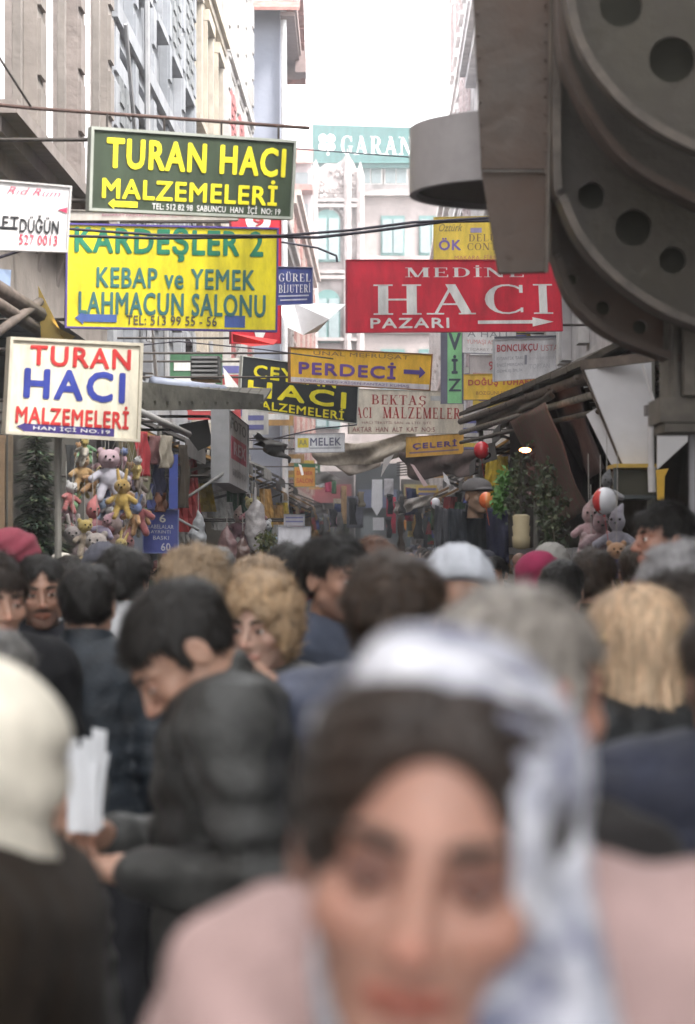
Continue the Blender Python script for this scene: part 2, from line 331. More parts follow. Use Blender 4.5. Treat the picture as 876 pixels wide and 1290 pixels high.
sign('hanging_sign', 'white bead shop sign with a red heading over small grey print', (623,428), (707,426), (705,474), (623,480), 25.6, 25.8, (.8,.79,.81), [
 ('t','BONCUKÇU',3,6,54,17,(.6,.1,.12),{'off':.03}), ('t','USTA',58,8,80,16,(.65,.3,.3),{'off':.0}), ('t','OTANTİK TAKI',3,20,36,25,(.4,.4,.44),{'off':0}), ('t','İNCİ MERCAN',3,28,36,33,(.4,.4,.44),{'off':0}),
 ('t','GÜMÜŞ İPLİK',3,36,36,41,(.4,.4,.44),{'off':0}), ('b',38,20,41,32,(.35,.35,.4)), ('t','BONCUK ÇEŞİT',44,22,78,27,(.6,.6,.63),{'off':0}),('t','TOPTAN',44,32,70,38,(.6,.6,.63),{'off':0}), ('b',0,-4,84,-1,(.12,.12,.15))], frame=(.5,.5,.53), fr=.006, wall=1)
sign('hanging_sign', 'amber sign with red letters behind the edge of the brown awning', (585,472), (690,470), (690,502), (585,503), 27, 27, (.82,.52,.04), [
 ('t','DOĞUŞ TUHAFİYE',5,4,98,16,(.55,.1,.06),{'off':.05}), ('t','BOZGÜNLERİ SAN',15,20,70,26,(.4,.15,.06),{'off':.02})], frame=(.6,.4,.05), fr=.006, wall=1)
sign('hanging_sign', 'white board with a black letter B hanging under the brown awning', (604,562), (623,558), (626,578), (607,584), 21, 21, (.72,.7,.68), [
 ('t','B',4,3,13,18,BLK,{'off':.04})], frame=(.3,.3,.3), fr=.005, wall=1)
sign('hanging_sign', 'small orange and green sign deep in the street on the left', (371,584), (397,585), (397,613), (371,613), 40, 40, (.75,.34,.06), [
 ('b',0,0,26,4,(.05,.2,.1)), ('t','DÖNER',3,8,23,14,(.6,.08,.03),{'off':.05}), ('t','SALON',3,18,23,24,(.6,.08,.03),{'off':.05})], frame=(.1,.25,.12), fr=.008)
sign('lightbox_sign', 'tall white lightbox sign with a red panel seen at a sharp angle', (287,516), (312,536), (312,621), (287,608), 17.6, 19.4, (.62,.6,.6), [
 ('b',4,28,23,56,(.6,.04,.1)), ('t','FOTO',3,6,22,20,(.15,.15,.15),{'off':.03}), ('t','STÜDYO',5,66,22,76,(.35,.33,.33)), ('t','REX',6,34,21,50,(.75,.5,.55),{'off':.04,'z':.002})], frame=(.4,.4,.42), thick=.12, fr=.012)
sign('poster_board', 'blue poster board with white lettering between the toys and the plastic bags', (181,641), (224,643), (224,696), (181,696), 16.2, 16.2, (.05,.07,.33), [
 ('t','6',20,6,28,16,WHT,{'off':.04}), ('t','TABELALAR',5,19,38,24,(.65,.65,.72)), ('t','AYRINTI',9,26,34,30,(.65,.65,.72)), ('t','BASKI',12,33,32,38,(.65,.65,.72)), ('t','60',22,42,34,52,(.6,.6,.7),{'off':.04})], frame=(.2,.24,.5), fr=.006, hang=0)
sign('notice_board', 'blank white board standing above the heads near the street middle', (351,664), (391,664), (391,700), (351,700), 17, 17, (.74,.73,.78), [], frame=(.4,.4,.45), fr=.006, hang=0)
sign('small_sign', 'pale notice with blue lines fixed above the blank white board', (358,648), (384,648), (384,662), (358,662), 26, 26, (.62,.6,.66), [
 ('b',2,3,24,5,(.25,.25,.5)), ('b',2,8,24,10,(.25,.25,.5))], frame=(.4,.4,.45), fr=.004)
# long thin board between the two large left signs
sign('narrow_sign', 'narrow weathered board hanging between the dark green and the yellow signs', (88,265), (300,268), (300,277), (88,277), 15.9, 16.2, (.5,.46,.42), [
 ('t','BAHARAT PAZARI HEDİYELİK EŞYA TOPTAN PERAKENDE',40,2,206,7,(.4,.12,.2),{'off':.01})], frame=(.35,.32,.3), fr=.004)
# iron bar above the dark green sign, cables, wires
def pole(name, label, cat, pts, r, m, group=None):
    b = MB(); b.tube(pts, r, 8); return tag(b.build(name, m, smooth=True), label, cat, group)
iron = mat('iron', (.07,.06,.055), .6)
pole('iron_bar', 'rusty iron bar crossing above the dark green sign', 'bar', [at(-120,120,13.7), at(40,136,13.7), at(390,161,14.3)], .011, mat('rust_iron', (.1,.055,.045), .8, .3, 30))
for i in range(4):
    x = 135+i*72; b = MB(); b.tube([at(x,143+i*5,13.7+i*.15), at(x,166+i*5,13.7+i*.15)], .006, 6)
    tag(b.build('sign_hook', iron), '%s of the four iron hooks between the bar and the dark green sign' % ('leftmost','second from left','third from left','rightmost')[i], 'hook', 'hooks under the iron bar')
pole('stay_wire', 'thin dark stay rod running from the upper left wall down to the iron bar', 'wire', [at(-60,-20,13.5), at(40,136,13.7)], .007, iron)
def cable(label, pts, r):
    P = []
    for i in range(len(pts)-1):
        for k in range(6):
            t = k/6; a, b = pts[i], pts[i+1]; P.append(a.lerp(b, t))
    P.append(pts[-1]); return pole('cable', label, 'cable', P, r, mat('cable_rubber', (.03,.025,.04), .6), 'cables across the street')
cable('upper black cable running in front of the yellow restaurant sign to the grey drum', [Vector((XL(15),15,3.6)), at(84,288,15), at(200,296,15), at(350,297,15), at(440,290,15), at(520,280,15), at(620,274,15), Vector((XR(15),15,3.9))], .009)
cable('lower black cable running in front of the yellow restaurant sign', [Vector((XL(15.2),15.2,3.56)), at(84,297,15.2), at(200,300,15.2), at(350,298,15.2), at(400,299,15.2), at(470,291,15.2), at(560,279,15.2), Vector((XR(15.2),15.2,3.85))], .01)
cable('thin wire sagging behind the lower black cable', [Vector((XL(26),26,5.1)), at(350,304,26), at(400,312,26), at(424,322,26), at(425,330,26)], .012)
cable('thin wire crossing high in front of the bank sign', [at(300,176,30), at(370,187,30), at(520,198,30), Vector((XR(30),30,6.9))], .008)
cable('thin grey wire under the yellow restaurant sign', [Vector((XL(18),18,3.2)), at(225,430,18), at(330,440,18), at(420,452,18)], .005)
cable('thin wire passing in front of the small white sign', [Vector((XL(28),28,3.1)), at(330,556,28), at(400,540,28), at(450,535,28)], .008)
# ------------------------------------------------------------------ buildings
glass = mat('window_glass', (.10,.12,.13), .12, .2, 1.2, spec=.8)
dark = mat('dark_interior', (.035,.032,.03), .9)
def B(side): return MB(FS(side))
def building(side, u0, u1, H, colw, colt, label, name='building', nwin=None, gf=3.6, fh=3.1, ww=1.05, pil=True, cor=True, balc=(), frame_c=(.7,.68,.66), wallmat=None, rough_joint=False, shutters=None, setb=0.0, shop=None, ac=(), proud=0, tall=0):
    P = FS(side); root = empty(name, P((u0+u1)/2, 0, 0), label, 'building')
    wm = wallmat or mat('facade_plaster', colw, .85, .22, 1.1, .35, 12)
    tm = mat('facade_trim', colt, .8, .18, 2, .25, 20)
    L = u1-u0; n = nwin or max(1, round(L/2.1)); nf = max(1, int((H-gf-.4)//fh)); s = setb
    pitch = L/n; e = .003
    w = B(side)
    w.box(u0+e, u1-e, -7-s, -.42-s, gf+.1, H-.05)
    for f in range(nf):
        z = gf+f*fh; zs, zt = (z+.35, z+.35+tall) if tall else (z+.85, z+2.55)
        w.box(u0+e, u1-e, -.42-s, -s, z-(.0 if f else .1), zs); w.box(u0+e, u1-e, -.42-s, -s, zt, z+fh)
        for k in range(n+1):
            a = u0+e if k == 0 else u0+k*pitch-(pitch-ww)/2; b_ = u1-e if k == n else u0+k*pitch+(pitch-ww)/2
            w.box(a, b_, -.42-s, -s, zs, zt)
    w.box(u0+e, u1-e, -.42-s, -s, gf+nf*fh, H)
    w.box(u0+e, u0+.35, -.5-s, -s, 0, gf-.1); w.box(u1-.35, u1-e, -.5-s, -s, 0, gf-.1)
    w.build('wall', wm, root)
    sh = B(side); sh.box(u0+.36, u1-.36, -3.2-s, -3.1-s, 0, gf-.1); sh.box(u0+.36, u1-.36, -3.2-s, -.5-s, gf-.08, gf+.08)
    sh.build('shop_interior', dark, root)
    li = B(side); li.box(u0+.02, u1-.02, -.3-s, .06-s, gf-.62, gf-.12); li.build('shop_lintel', tm, root)
    for f in range(nf):
        z = gf+f*fh; zs, zt = (z+.35, z+.35+tall) if tall else (z+.85, z+2.55)
        for k in range(n):
            c = u0+(k+.5)*pitch; a, b_ = c-ww/2, c+ww/2
            fr = B(side); t = .07
            for q in ((a, a+t, zs, zt), (b_-t, b_, zs, zt), (a+t, b_-t, zs, zs+t), (a+t, b_-t, zt-t, zt), (c-.03, c+.03, zs+t, zt-t), (a+t, c-.03, z+1.95, z+2.0), (c+.03, b_-t, z+1.95, z+2.0)):
                fr.box(q[0], q[1], -.28-s, -.2-s, q[2], q[3])
            if proud: fr.box(a-.1, a-.0, .061-s, proud-s, zs, zt)
            fo = fr.build('window', mat('window_frame', frame_c, .5, .1), root)
            pa = B(side); pa.box(a+.01, b_-.01, -.27-s, -.24-s, zs+.01, zt-.01); pa.build('pane', glass, fo)
            si = B(side); si.box(a-.12, b_+.12, .002-s, .13-s, zs-.1, zs-.01); si.box(a-.1, b_+.1, .002-s, .09-s, zt+.02, zt+.18); si.box(a-.1, a-.0, .002-s, .06-s, zs, zt+.01); si.box(b_+.0, b_+.1, .002-s, .06-s, zs, zt+.01)
            si.build('surround', tm, fo)
            if shutters and (f*3+k*5) % 4 != 1:
                for q in (a-.02, b_-.42):
                    sb = B(side); sb.box(q, q+.44, .07-s, .11-s, zs+.02, zt-.02)
                    for j in range(8): sb.box(q+.04, q+.40, .11-s, .125-s, zs+.1+j*.19, zs+.2+j*.19)
                    sb.build('shutter', mat('shutter_paint', shutters, .6), fo)
        if cor:
            cb = B(side); cb.box(u0+e, u1-e, .004-s, .14-s, z+fh-.12, z+fh+.04); cb.box(u0+e, u1-e, .004-s, .08-s, z+fh-.24, z+fh-.125); cb.build('cornice', tm, root)
    if pil:
        for k in range(n+1):
            c = min(max(u0+k*pitch, u0+.17), u1-.17); pb = B(side); pb.box(c-.16, c+.16, .003-s, .1-s, gf, H-.3)
            for z in np.arange(gf+.5, H-.6, .5): pb.box(c-.14, c+.14, .1-s, .125-s, float(z), float(z)+.4)
            pb.build('pilaster', wm if k % 2 else tm, root)
    rc = B(side); rc.box(u0+e, u1-e, -.4-s, .32-s, H+.002, H+.16); rc.box(u0+e, u1-e, .003-s, .2-s, H-.22, H); rc.build('roof_cornice', tm, root)
    for (f, k) in balc:
        z = gf+f*fh+.35; c = u0+(k+.5)*pitch; bb = B(side); bb.box(c-.8, c+.8, .1-s, .75-s, z-.1, z); o = bb.build('balcony', tm, root)
        rl = B(side)
        for j in range(14):
            u = c-.78+j*.12; rl.box(u, u+.02, .71-s, .73-s, z, z+.9)
        rl.box(c-.8, c+.8, .7-s, .74-s, z+.9, z+.94); rl.box(c-.8, c-.77, .1-s, .7-s, z+.9, z+.94); rl.box(c+.77, c+.8, .1-s, .7-s, z+.9, z+.94)
        for j in range(5):
            for u in (c-.79, c+.77): rl.box(u, u+.02, .12+j*.12-s, .14+j*.12-s, z, z+.9)
        rl.build('railing', iron, o)
    for (f, k) in ac:
        z = gf+f*fh+.15; c = u0+(k+.5)*pitch; a = B(side); a.box(c-.42, c+.42, .12-s, .45-s, z, z+.6)
        for j in range(7): a.box(c-.36, c+.36, .45-s, .46-s, z+.06+j*.07, z+.09+j*.07)
        a.box(c-.4, c-.36, .01-s, .45-s, z-.05, z-.005); a.box(c+.36, c+.4, .01-s, .45-s, z-.05, z-.005)
        a.build('air_conditioner', mat('ac_casing', (.6,.6,.58), .5), root)
    return root
brown = mat('brown_stone', (.27,.232,.215), .9, .35, 2.2, .7, 9, col2=(.17,.145,.135))
building(-1, -6, 4.9, 8.4, (.35,.3,.27), (.4,.36,.33), 'beige building beside the camera on the left, outside the crowd')
building(-1, 5, 12.4, 8.4, (.38,.34,.33), (.45,.42,.4), 'grey plaster building on the left before the brown stone one')
building(-1, 12.5, 21.6, 9.0, (.3,.26,.24), (.25,.22,.2), 'brown stone building with tall white windows at the upper left edge', wallmat=brown, nwin=4, ww=.95, gf=4.1, fh=4.2, cor=False, frame_c=(.8,.79,.82), proud=.1, tall=3.2)
building(-1, 21.7, 31.2, 10.6, (.25,.262,.285), (.31,.32,.345), 'blue grey plaster building with pilasters on the left', nwin=5, balc=(), frame_c=(.5,.52,.55), shutters=(.2,.21,.22))
building(-1, 31.3, 38, 11.6, (.42,.37,.3), (.4,.35,.29), 'cream painted building on the left between two grey ones', nwin=3, pil=False, balc=())
building(-1, 38.1, 45.4, 12.6, (.42,.40,.39), (.48,.46,.45), 'off white building with an air conditioner high on the left', nwin=3, ac=((1,0),), shutters=(.35,.12,.12))
building(-1, 52.2, 66, 9.5, (.5,.44,.42), (.5,.46,.45), 'low greyish building on the left beyond the blue gable', nwin=6)
building(-1, 66.1, 88, 11.5, (.38,.2,.18), (.42,.34,.31), 'reddish building on the left near the end of the street', nwin=9, frame_c=(.5,.48,.5))
building(1, -6, 2.9, 7.5, (.36,.33,.3), (.4,.38,.34), 'dull grey building beside the camera on the right')
building(1, 3, 12.9, 7.5, (.4,.37,.34), (.4,.38,.34), 'beige grey building on the right above the dark iron canopy')
building(1, 13, 24, 8.4, (.45,.43,.43), (.5,.48,.47), 'grey building on the right behind the white awning cheek', nwin=5)
building(1, 24.1, 36, 9.4, (.62,.6,.6), (.66,.64,.63), 'pale building on the right behind the bead shop sign', nwin=6)
building(1, 36.1, 48, 11.2, (.7,.67,.66), (.72,.7,.7), 'white building with narrow ledges on the right', nwin=6, pil=False, balc=())
building(1, 48.1, 62, 17, (.76,.73,.73), (.76,.73,.73), 'tall white building at the top right beside the sky', nwin=6, pil=False, shutters=(.55,.45,.45))
building(1, 62.1, 88, 11, (.6,.58,.57), (.66,.64,.63), 'low pale building on the right near the end of the street', nwin=9)
# brown stone ledge on consoles above the first shops on the left
lg = empty('stone_ledge', FL(17,0,4.5), 'heavy brown stone ledge under the windows of the brown stone building', 'ledge')
b = B(-1); b.box(14, 21.4, .004, .40, 4.3, 4.38); b.box(14.05, 21.35, .004, .3, 4.2, 4.299); b.box(14.1, 21.3, .004, .2, 4.06, 4.199); b.build('moulding', brown, lg)
for k in range(7):
    b = B(-1); u = 14.2+k*1.0; b.prism([(u,.004,3.7),(u,.05,3.7),(u,.1,3.9),(u,.17,4.055),(u,.004,4.055)], (.14,0,0)); b.build('console', brown, lg)
# blue grey gable standing out into the street, tiled roof
gb = empty('gabled_house', (-1.9, 49, 0), 'pale blue grey house with a blank wall and overhanging reddish roof', 'building')
bl = mat('blue_plaster', (.34,.36,.43), .85, .12, 1.5, .2, 10, col2=(.26,.28,.35))
b = MB(); b.box(-6.5, -1.32, 46.5, 52, 0, 12.3); b.build('wall', bl, gb)
b = MB(); b.prism([(-1.32,46.5,12.302),(-1.32,52,12.302),(-1.32,49.2,13.5)], (-5.1,0,0)); b.build('gable', bl, gb)
tl = mat('roof_tile', (.33,.15,.13), .8, .3, 8)
for sy in (-1, 1):
    b = MB()
    for r_ in range(8):
        y = 49.2+sy*(.05+r_*.45); z = 13.7-r_*.21
        b.prism([(-6.6,y,z+.06),(-6.6,y+sy*.5,z-.17),(-6.6,y+sy*.5,z-.23),(-6.6,y,z-.02)], (5.68,0,0))
    b.build('roof', tl, gb)
b = MB(); b.box(-1.3, -1.02, 46.0, 52.3, 12.0, 12.08); b.box(-1.05,-.98,45.9,52.4,12.1,12.3); b.build('eave_soffit', mat('eave_wood', (.26,.19,.18), .8), gb)
b = MB(); b.tube([(-4.8,46.1,12.05),(-1.1,46.1,12.4)], .09, 10); b.tube([(-1.25,46.38,12.3),(-1.2,46.38,.2)], .06, 8); b.build('gutter_pipe', mat('gutter_white', (.75,.74,.76), .5), gb)
for z in (4.6, 7.4, 10.2):
    b = MB(); b.box(-1.318,-1.29,48.4,49.4,z,z+1.5); f = b.build('window', mat('window_frame', (.7,.68,.66), .5), gb)
    b = MB(); b.box(-1.289,-1.28,48.5,49.3,z+.1,z+1.4); b.build('pane', glass, f)
b = MB(); b.box(-1.1,-.88,50.2,50.9,11.75,12.2); b.build('chimney_box', mat('eave_wood', (.26,.19,.18), .8), gb)
# ---- buildings closing the street
orn = mat('ornate_stone', (.46,.41,.40), .85, .3, 1.2, .6, 5)
teal = mat('teal_frame', (.11,.22,.21), .6)
def X9(px, d=92): return (px-CX)/FPX*d
def Z9(py, d=92): return CAMZ+(HY-py)/FPX*d
ob = empty('ornate_building', (-.4, 92, 0), 'narrow ornate white building with arched windows and a pinnacled gable at the street end', 'building')
b = MB(); x0, x1 = X9(393), X9(456); b.box(x0, x1, 92, 100, 0, Z9(250)); 
poly = [(x0,Z9(250)),(x0,Z9(215)),(X9(398),Z9(200)),(X9(403),Z9(212)),(X9(410),Z9(206)),(X9(425),Z9(206)),(X9(431),Z9(202)),(X9(438),Z9(192)),(X9(446),Z9(205)),(X9(452),Z9(220)),(x1,Z9(228)),(x1,Z9(250))]
b.prism([(x,91.95,z) for x, z in poly], (0,.9,0)); b.build('wall', orn, ob)
def rosette(x, z, r):
    for k in range(6): b.sphere((x+math.cos(k*PI/3)*r, 91.9, z+math.sin(k*PI/3)*r), r*.45, 6, 4)
b = MB()
for k in range(26):
    b.sphere((x0+.1+rng.random()*(x1-x0-.2), 91.9, Z9(262)+rng.random()*(Z9(214)-Z9(262))), .06+.09*rng.random(), 6, 4)
for px in (396, 438, 454): b.tube([(X9(px),91.8,Z9(470)),(X9(px),91.8,Z9(222)),(X9(px),91.8,Z9(205 if px != 438 else 188))], [.16,.16,.02], 8)
for py in (255, 262, 345, 352, 430): b.box(x0-.05, x1+.05, 91.7, 91.93, Z9(py), Z9(py)+.13)
for k in range(9): rosette(X9(400+k*6.2), Z9(240), .09)
for q in (0,1):
    cx = X9(413); r = .5
    for k in range(13):
        a = PI*k/12; b.sphere((cx+(r+.12)*math.cos(a), 91.85, Z9(278)+(r+.12)*math.sin(a)), .09, 6, 4)
tag(b.build('carved_ornament', orn, ob), kind='stuff')
for j, (pt, pb) in enumerate(((264,330), (365,432), (470,540))):
    b = MB(); cx = X9(413); zt, zb = Z9(pt)-.45, Z9(pb); pts = [(cx-.48,91.85,zb)]+[(cx+.48*math.cos(PI-PI*k/10),91.85,zt+.45*math.sin(PI-PI*k/10)) for k in range(11)]+[(cx+.48,91.85,zb)]
    b.prism(pts, (0,.2,0)); wn = b.build('window', teal, ob)
    for sx in (-1, 1):
        b = MB(); b.box(cx+sx*.24-.19, cx+sx*.24+.19, 91.8, 91.849, zb+.08, zt+.1); b.build('pane', mat('curtained_glass', (.24,.30,.31), .2), wn)
bk = empty('bank_building', (2.5, 94, 0), 'wide pale stone building at the street end under the teal roof sign', 'building')
pk = mat('pale_stone', (.36,.31,.30), .85, .15, 1.5, .3, 8)
b = MB(); b.box(X9(456,94)-.05, 9, 94, 104, 0, Z9(205,94)); b.build('wall', pk, bk)
b = MB()
for py, t in ((248,.5),(240,.2),(330,.2),(420,.2)): b.box(X9(450,94), 9.1, 94-t, 93.995, Z9(py,94), Z9(py,94)+.22)
b.build('cornice', orn, bk)
for py0, py1, xs in ((207,234,(452,484)), (272,322,(480,528,576)), (355,410,(480,528,576)), (440,500,(480,528,576))):
    for px in xs:
        w2 = 30
        b = MB(); b.box(X9(px,94), X9(px+w2,94), 93.9, 93.99, Z9(py1,94), Z9(py0,94)); wn = b.build('window', teal if py0 > 210 else mat('window_frame', (.7,.68,.66), .5), bk)
        for q in range(2):
            a = X9(px+2+q*14,94); b = MB(); b.box(a, a+.38, 93.85, 93.899, Z9(py1-3,94), Z9(py0+4,94)); b.build('pane', mat('curtained_glass', (.24,.30,.31), .2) if py0 < 210 else mat('window_glass2', (.22,.27,.28), .15), wn)
b = MB(); b.box(X9(393,93), 5.5, 93.2, 93.5, Z9(210,93), Z9(204,93)); b.build('sign_ledge', mat('teal_board', (.05,.15,.145), .5), bk)
clover = []
sign('roof_sign', 'large teal bank sign with white clover and serif capitals at the street end', (394,157), (560,162), (560,204), (394,204), 93, 93, (.035,.12,.115), [
 ('s','GARANTİ',36,12,154,35,WHT), ('p',[(19,24),(21,36),(18,36)],WHT)]+[('p',[(18+dx+5.5*math.cos(a*PI/8), 21+dy+5.5*math.sin(a*PI/8)) for a in range(16)],WHT) for dx,dy in ((-5,-5),(5,-5),(-5,5),(5,5))], frame=(.1,.26,.25), fr=.02, hang=0, thick=.3)
rb = empty('side_house', (-2.2, 86, 0), 'pinkish house with a flat balcony slab left of the ornate building', 'building')
b = MB(); b.box(-6, X9(393,89.5), 89.5, 91.9, 0, Z9(205,89.5)); b.build('wall', mat('pink_plaster', (.34,.29,.30), .85), rb)
b = MB(); b.prism([(-6,89,Z9(205,89)),(X9(394,89),89,Z9(205,89)),(X9(394,89),90.5,Z9(178,89)),(-6,90.5,Z9(172,89))], (0,.1,0)); b.box(-6, X9(394,89), 88.2, 89.49, Z9(243,89), Z9(236,89)); b.build('roof', tl, rb)
for py in (215, 255, 330):
    b = MB(); b.box(X9(372,89), X9(388,89), 89.4, 89.49, Z9(py+24,89), Z9(py,89)); b.build('window', glass, rb)
b = MB(); b.box(-40, 40, 104.2, 106, 0, 9); tag(b.build('rear_block', mat('facade_plaster', (.6,.58,.56), .85)), 'plain block behind the buildings that close the street', 'building')

# dark shops along the foot of the buildings that close the street
for k in range(7):
    x0 = -3.2+k*1.75; sp = empty('far_shop', (x0+.8, 90.5, 0), '%s dark shop front closing the street end, counted from the left' % ('first','second','third','fourth','fifth','sixth','seventh')[k], 'shop')
    b = MB(); b.box(x0, x0+1.7, 90.6, 91.6, 0, 4.3+.3*(k%3)); b.build('front', mat('far_front', [(.06,.055,.055),(.09,.08,.08),(.04,.045,.05)][k%3], .8), sp)
    b = MB(); b.box(x0+.1, x0+1.6, 90.4, 90.59, 3.2+.2*(k%2), 3.9+.2*(k%2)); b.build('fascia', mat('far_fascia', [(.3,.28,.27),(.25,.06,.07),(.1,.12,.2),(.3,.25,.1)][k%4], .7), sp)
    b = MB(); b.box(x0+.2, x0+.9, 90.5, 90.58, .3, 2.9); b.build('window', glass, sp)
# ------------------------------------------------------------------ distance-field modelling (people, toys): surface nets
def nets(f, lo, hi, h):
    lo = np.array(lo, float); n = np.ceil((np.array(hi)-lo)/h).astype(int)+1
    ax = [lo[i]+h*np.arange(n[i]) for i in range(3)]
    G = np.stack(np.meshgrid(*ax, indexing='ij'), -1).astype(np.float32)
    V = f(G.reshape(-1, 3)).reshape(n).astype(np.float32)
    V[0]=V[-1]=.05; V[:,0]=V[:,-1]=.05; V[:,:,0]=V[:,:,-1]=.05
    S = V < 0
    nc = n-1; cnt = np.zeros(nc, np.float32); acc = np.zeros((*nc, 3), np.float32)
    for a in range(3):
        b, c = (a+1)%3, (a+2)%3
        for ob in (0,1):
            for oc in (0,1):
                sl0 = [None]*3; sl1 = [None]*3
                sl0[a] = slice(0, nc[a]); sl1[a] = slice(1, nc[a]+1)
                for q, o in ((b,ob),(c,oc)): sl0[q] = slice(o, o+nc[q]); sl1[q] = slice(o, o+nc[q])
                v0 = V[tuple(sl0)]; v1 = V[tuple(sl1)]; m = (v0 < 0) != (v1 < 0)
                t = np.where(m, v0/np.where(m, v0-v1, 1), 0)
                cnt += m; acc[..., a] += t; acc[..., b] += m*ob; acc[..., c] += m*oc
    act = cnt > 0; idx = -np.ones(nc, int); I = np.argwhere(act); idx[act] = np.arange(len(I))
    P = lo+(I+acc[act]/cnt[act][:, None])*h
    Q = []
    for a in range(3):
        b, c = (a+1)%3, (a+2)%3
        sl0 = [slice(1, nc[i]) for i in range(3)]; sl1 = list(sl0); sl0[a] = slice(0, nc[a]); sl1[a] = slice(1, nc[a]+1)
        s0 = S[tuple(sl0)]; s1 = S[tuple(sl1)]; ch = s0 != s1
        E = np.argwhere(ch); off = [1,1,1]; off[a] = 0; E = E+np.array(off); fl = s0[ch]
        eb = np.zeros(3, int); eb[b] = 1; ec = np.zeros(3, int); ec[c] = 1
        g = lambda q: idx[q[:,0], q[:,1], q[:,2]]
        q = np.stack([g(E-eb-ec), g(E-ec), g(E), g(E-eb)], 1)
        q = np.where(fl[:, None], q, q[:, ::-1]); Q.append(q)
    return P, np.concatenate(Q)
def jmesh(name, parts, mats, tint=None):
    vs = []; fs = []; k = 0
    for P, Q in parts: vs.append(P); fs.append(Q+k); k += len(P)
    P = np.concatenate(vs).astype(np.float32); Q = np.concatenate(fs)
    me = bpy.data.meshes.new(name); me.vertices.add(len(P)); me.vertices.foreach_set('co', P.ravel())
    me.loops.add(len(Q)*4); me.loops.foreach_set('vertex_index', Q.ravel().astype(np.int32))
    me.polygons.add(len(Q)); me.polygons.foreach_set('loop_start', np.arange(0, len(Q)*4, 4, dtype=np.int32))
    me.polygons.foreach_set('use_smooth', np.ones(len(Q), bool)); me.update(calc_edges=True); me.validate()
    for m in (mats if isinstance(mats, (list, tuple)) else [mats]): me.materials.append(m)
    if tint is not None:
        at_ = me.color_attributes.new('tint', 'FLOAT_COLOR', 'POINT'); c = np.ones((len(P), 4), np.float32); c[:, :3] = tint(P); at_.data.foreach_set('color', c.ravel())
    return me
def smin(a, b, k):
    h = np.clip(.5+.5*(b-a)/k, 0, 1); return b*(1-h)+a*h-k*h*(1-h)
def smax(a, b, k): return -smin(-a, -b, k)
def cap(P, a, b, ra, rb):
    a = np.array(a, np.float32); b = np.array(b, np.float32); d = b-a; t = np.clip(((P-a)@d)/max(1e-9, float(d@d)), 0, 1)
    return np.linalg.norm(P-a-t[:, None]*d, axis=1)-(ra+(rb-ra)*t)
def ell(P, c, r, M=None):
    q = P-np.array(c, np.float32)
    if M is not None: q = q@M
    r = np.array(r, np.float32); k0 = np.linalg.norm(q/r, axis=1); k1 = np.linalg.norm(q/(r*r), axis=1)+1e-9
    return k0*(k0-1)/k1
def nz(P, f, s=0):
    x, y, z = P[:,0]*f+s, P[:,1]*f+s*1.7, P[:,2]*f-s
    return (np.sin(x+1.7*np.sin(y*.8+z*.3))*np.cos(y*1.1+1.3*np.sin(z*.9))+np.sin(z*1.2+1.5*np.sin(x*.7)))*.5
def rot(ax, a):
    return np.array(Matrix.Rotation(a, 3, ax), np.float32)
# head: centre at the origin, facing -Y
def head_sdf(P, fem=0, fine=False, down=0):
    x = np.abs(P[:,0]); S = np.stack([x, P[:,1], P[:,2]], 1)
    d = ell(P, (0,.012,.034), (.075,.096,.086))
    d = smin(d, ell(P, (0,-.03,-.028), (.059-.004*fem,.06,.08)), .03)
    d = smin(d, cap(S, (.0,-.068,-.094), (.010,-.066,-.094), .02-.004*fem, .016-.004*fem), .025)
    d = smin(d, cap(S, (.05-.006*fem,.0,-.05), (.018,-.05,-.09), .018-.005*fem, .014-.003*fem), .03)          # jaw
    d = smin(d, cap(S, (.0,-.082,.03), (.045,-.066,.028), .011-.003*fem, .010-.003*fem), .015)         # brow
    d = smin(d, ell(S, (.042,-.062,-.02), (.022,.022,.02)), .02)                              # cheek
    d = smax(d, -ell(S, (.031,-.099,.006), (.02,.016,.013)), .014)                          # socket
    d = smin(d, cap(S, (0,-.085,.018), (0,-.112,-.028), .0075, .0105), .01)                # nose
    d = smin(d, ell(S, (.012,-.1,-.032), (.0085,.011,.008)), .006)
    if fine: d = smax(d, -ell(S, (.007,-.105,-.04), (.0035,.005,.004)), .003)
    # lips
    d = smin(d, cap(S, (0,-.0925,-.058), (.023,-.082,-.062), .0056, .003), .006)
    d = smin(d, cap(S, (0,-.091,-.0685), (.02,-.082,-.0655), .0066, .003), .006)
    d = smax(d, -cap(S, (0,-.1005,-.063), (.027,-.086,-.0625), .0022, .0015), .003)
    # eyelids: ball with a slit
    e = np.linalg.norm(S-np.array((.031,-.079,.006), np.float32), axis=1)-.0145
    q = S-np.array((.031,-.079,.006), np.float32)
    slit = np.maximum(np.abs(q[:,2]+.0008+.0042*down)-.0036+.0017*down+8*q[:,0]**2*1.4, np.abs(q[:,0])-.0125)
    d = smin(d, np.maximum(e, -slit), .004)
    d = np.maximum(d, -(np.maximum(np.maximum(slit, q[:,1]+.003), e+.0)))
    # ears
    er = ell(S, (.079,.014,.0), (.008,.02,.031), rot('Z', -.25)); er = smax(er, -ell(S, (.089,.01,.004), (.006,.012,.018)), .006)
    d = smin(d, er, .006)
    # neck
    nr = .054-.008*fem
    d = smin(d, cap(P, (0,.022,-.07), (0,.04,-.2), nr, nr+.006), .025)
    return d
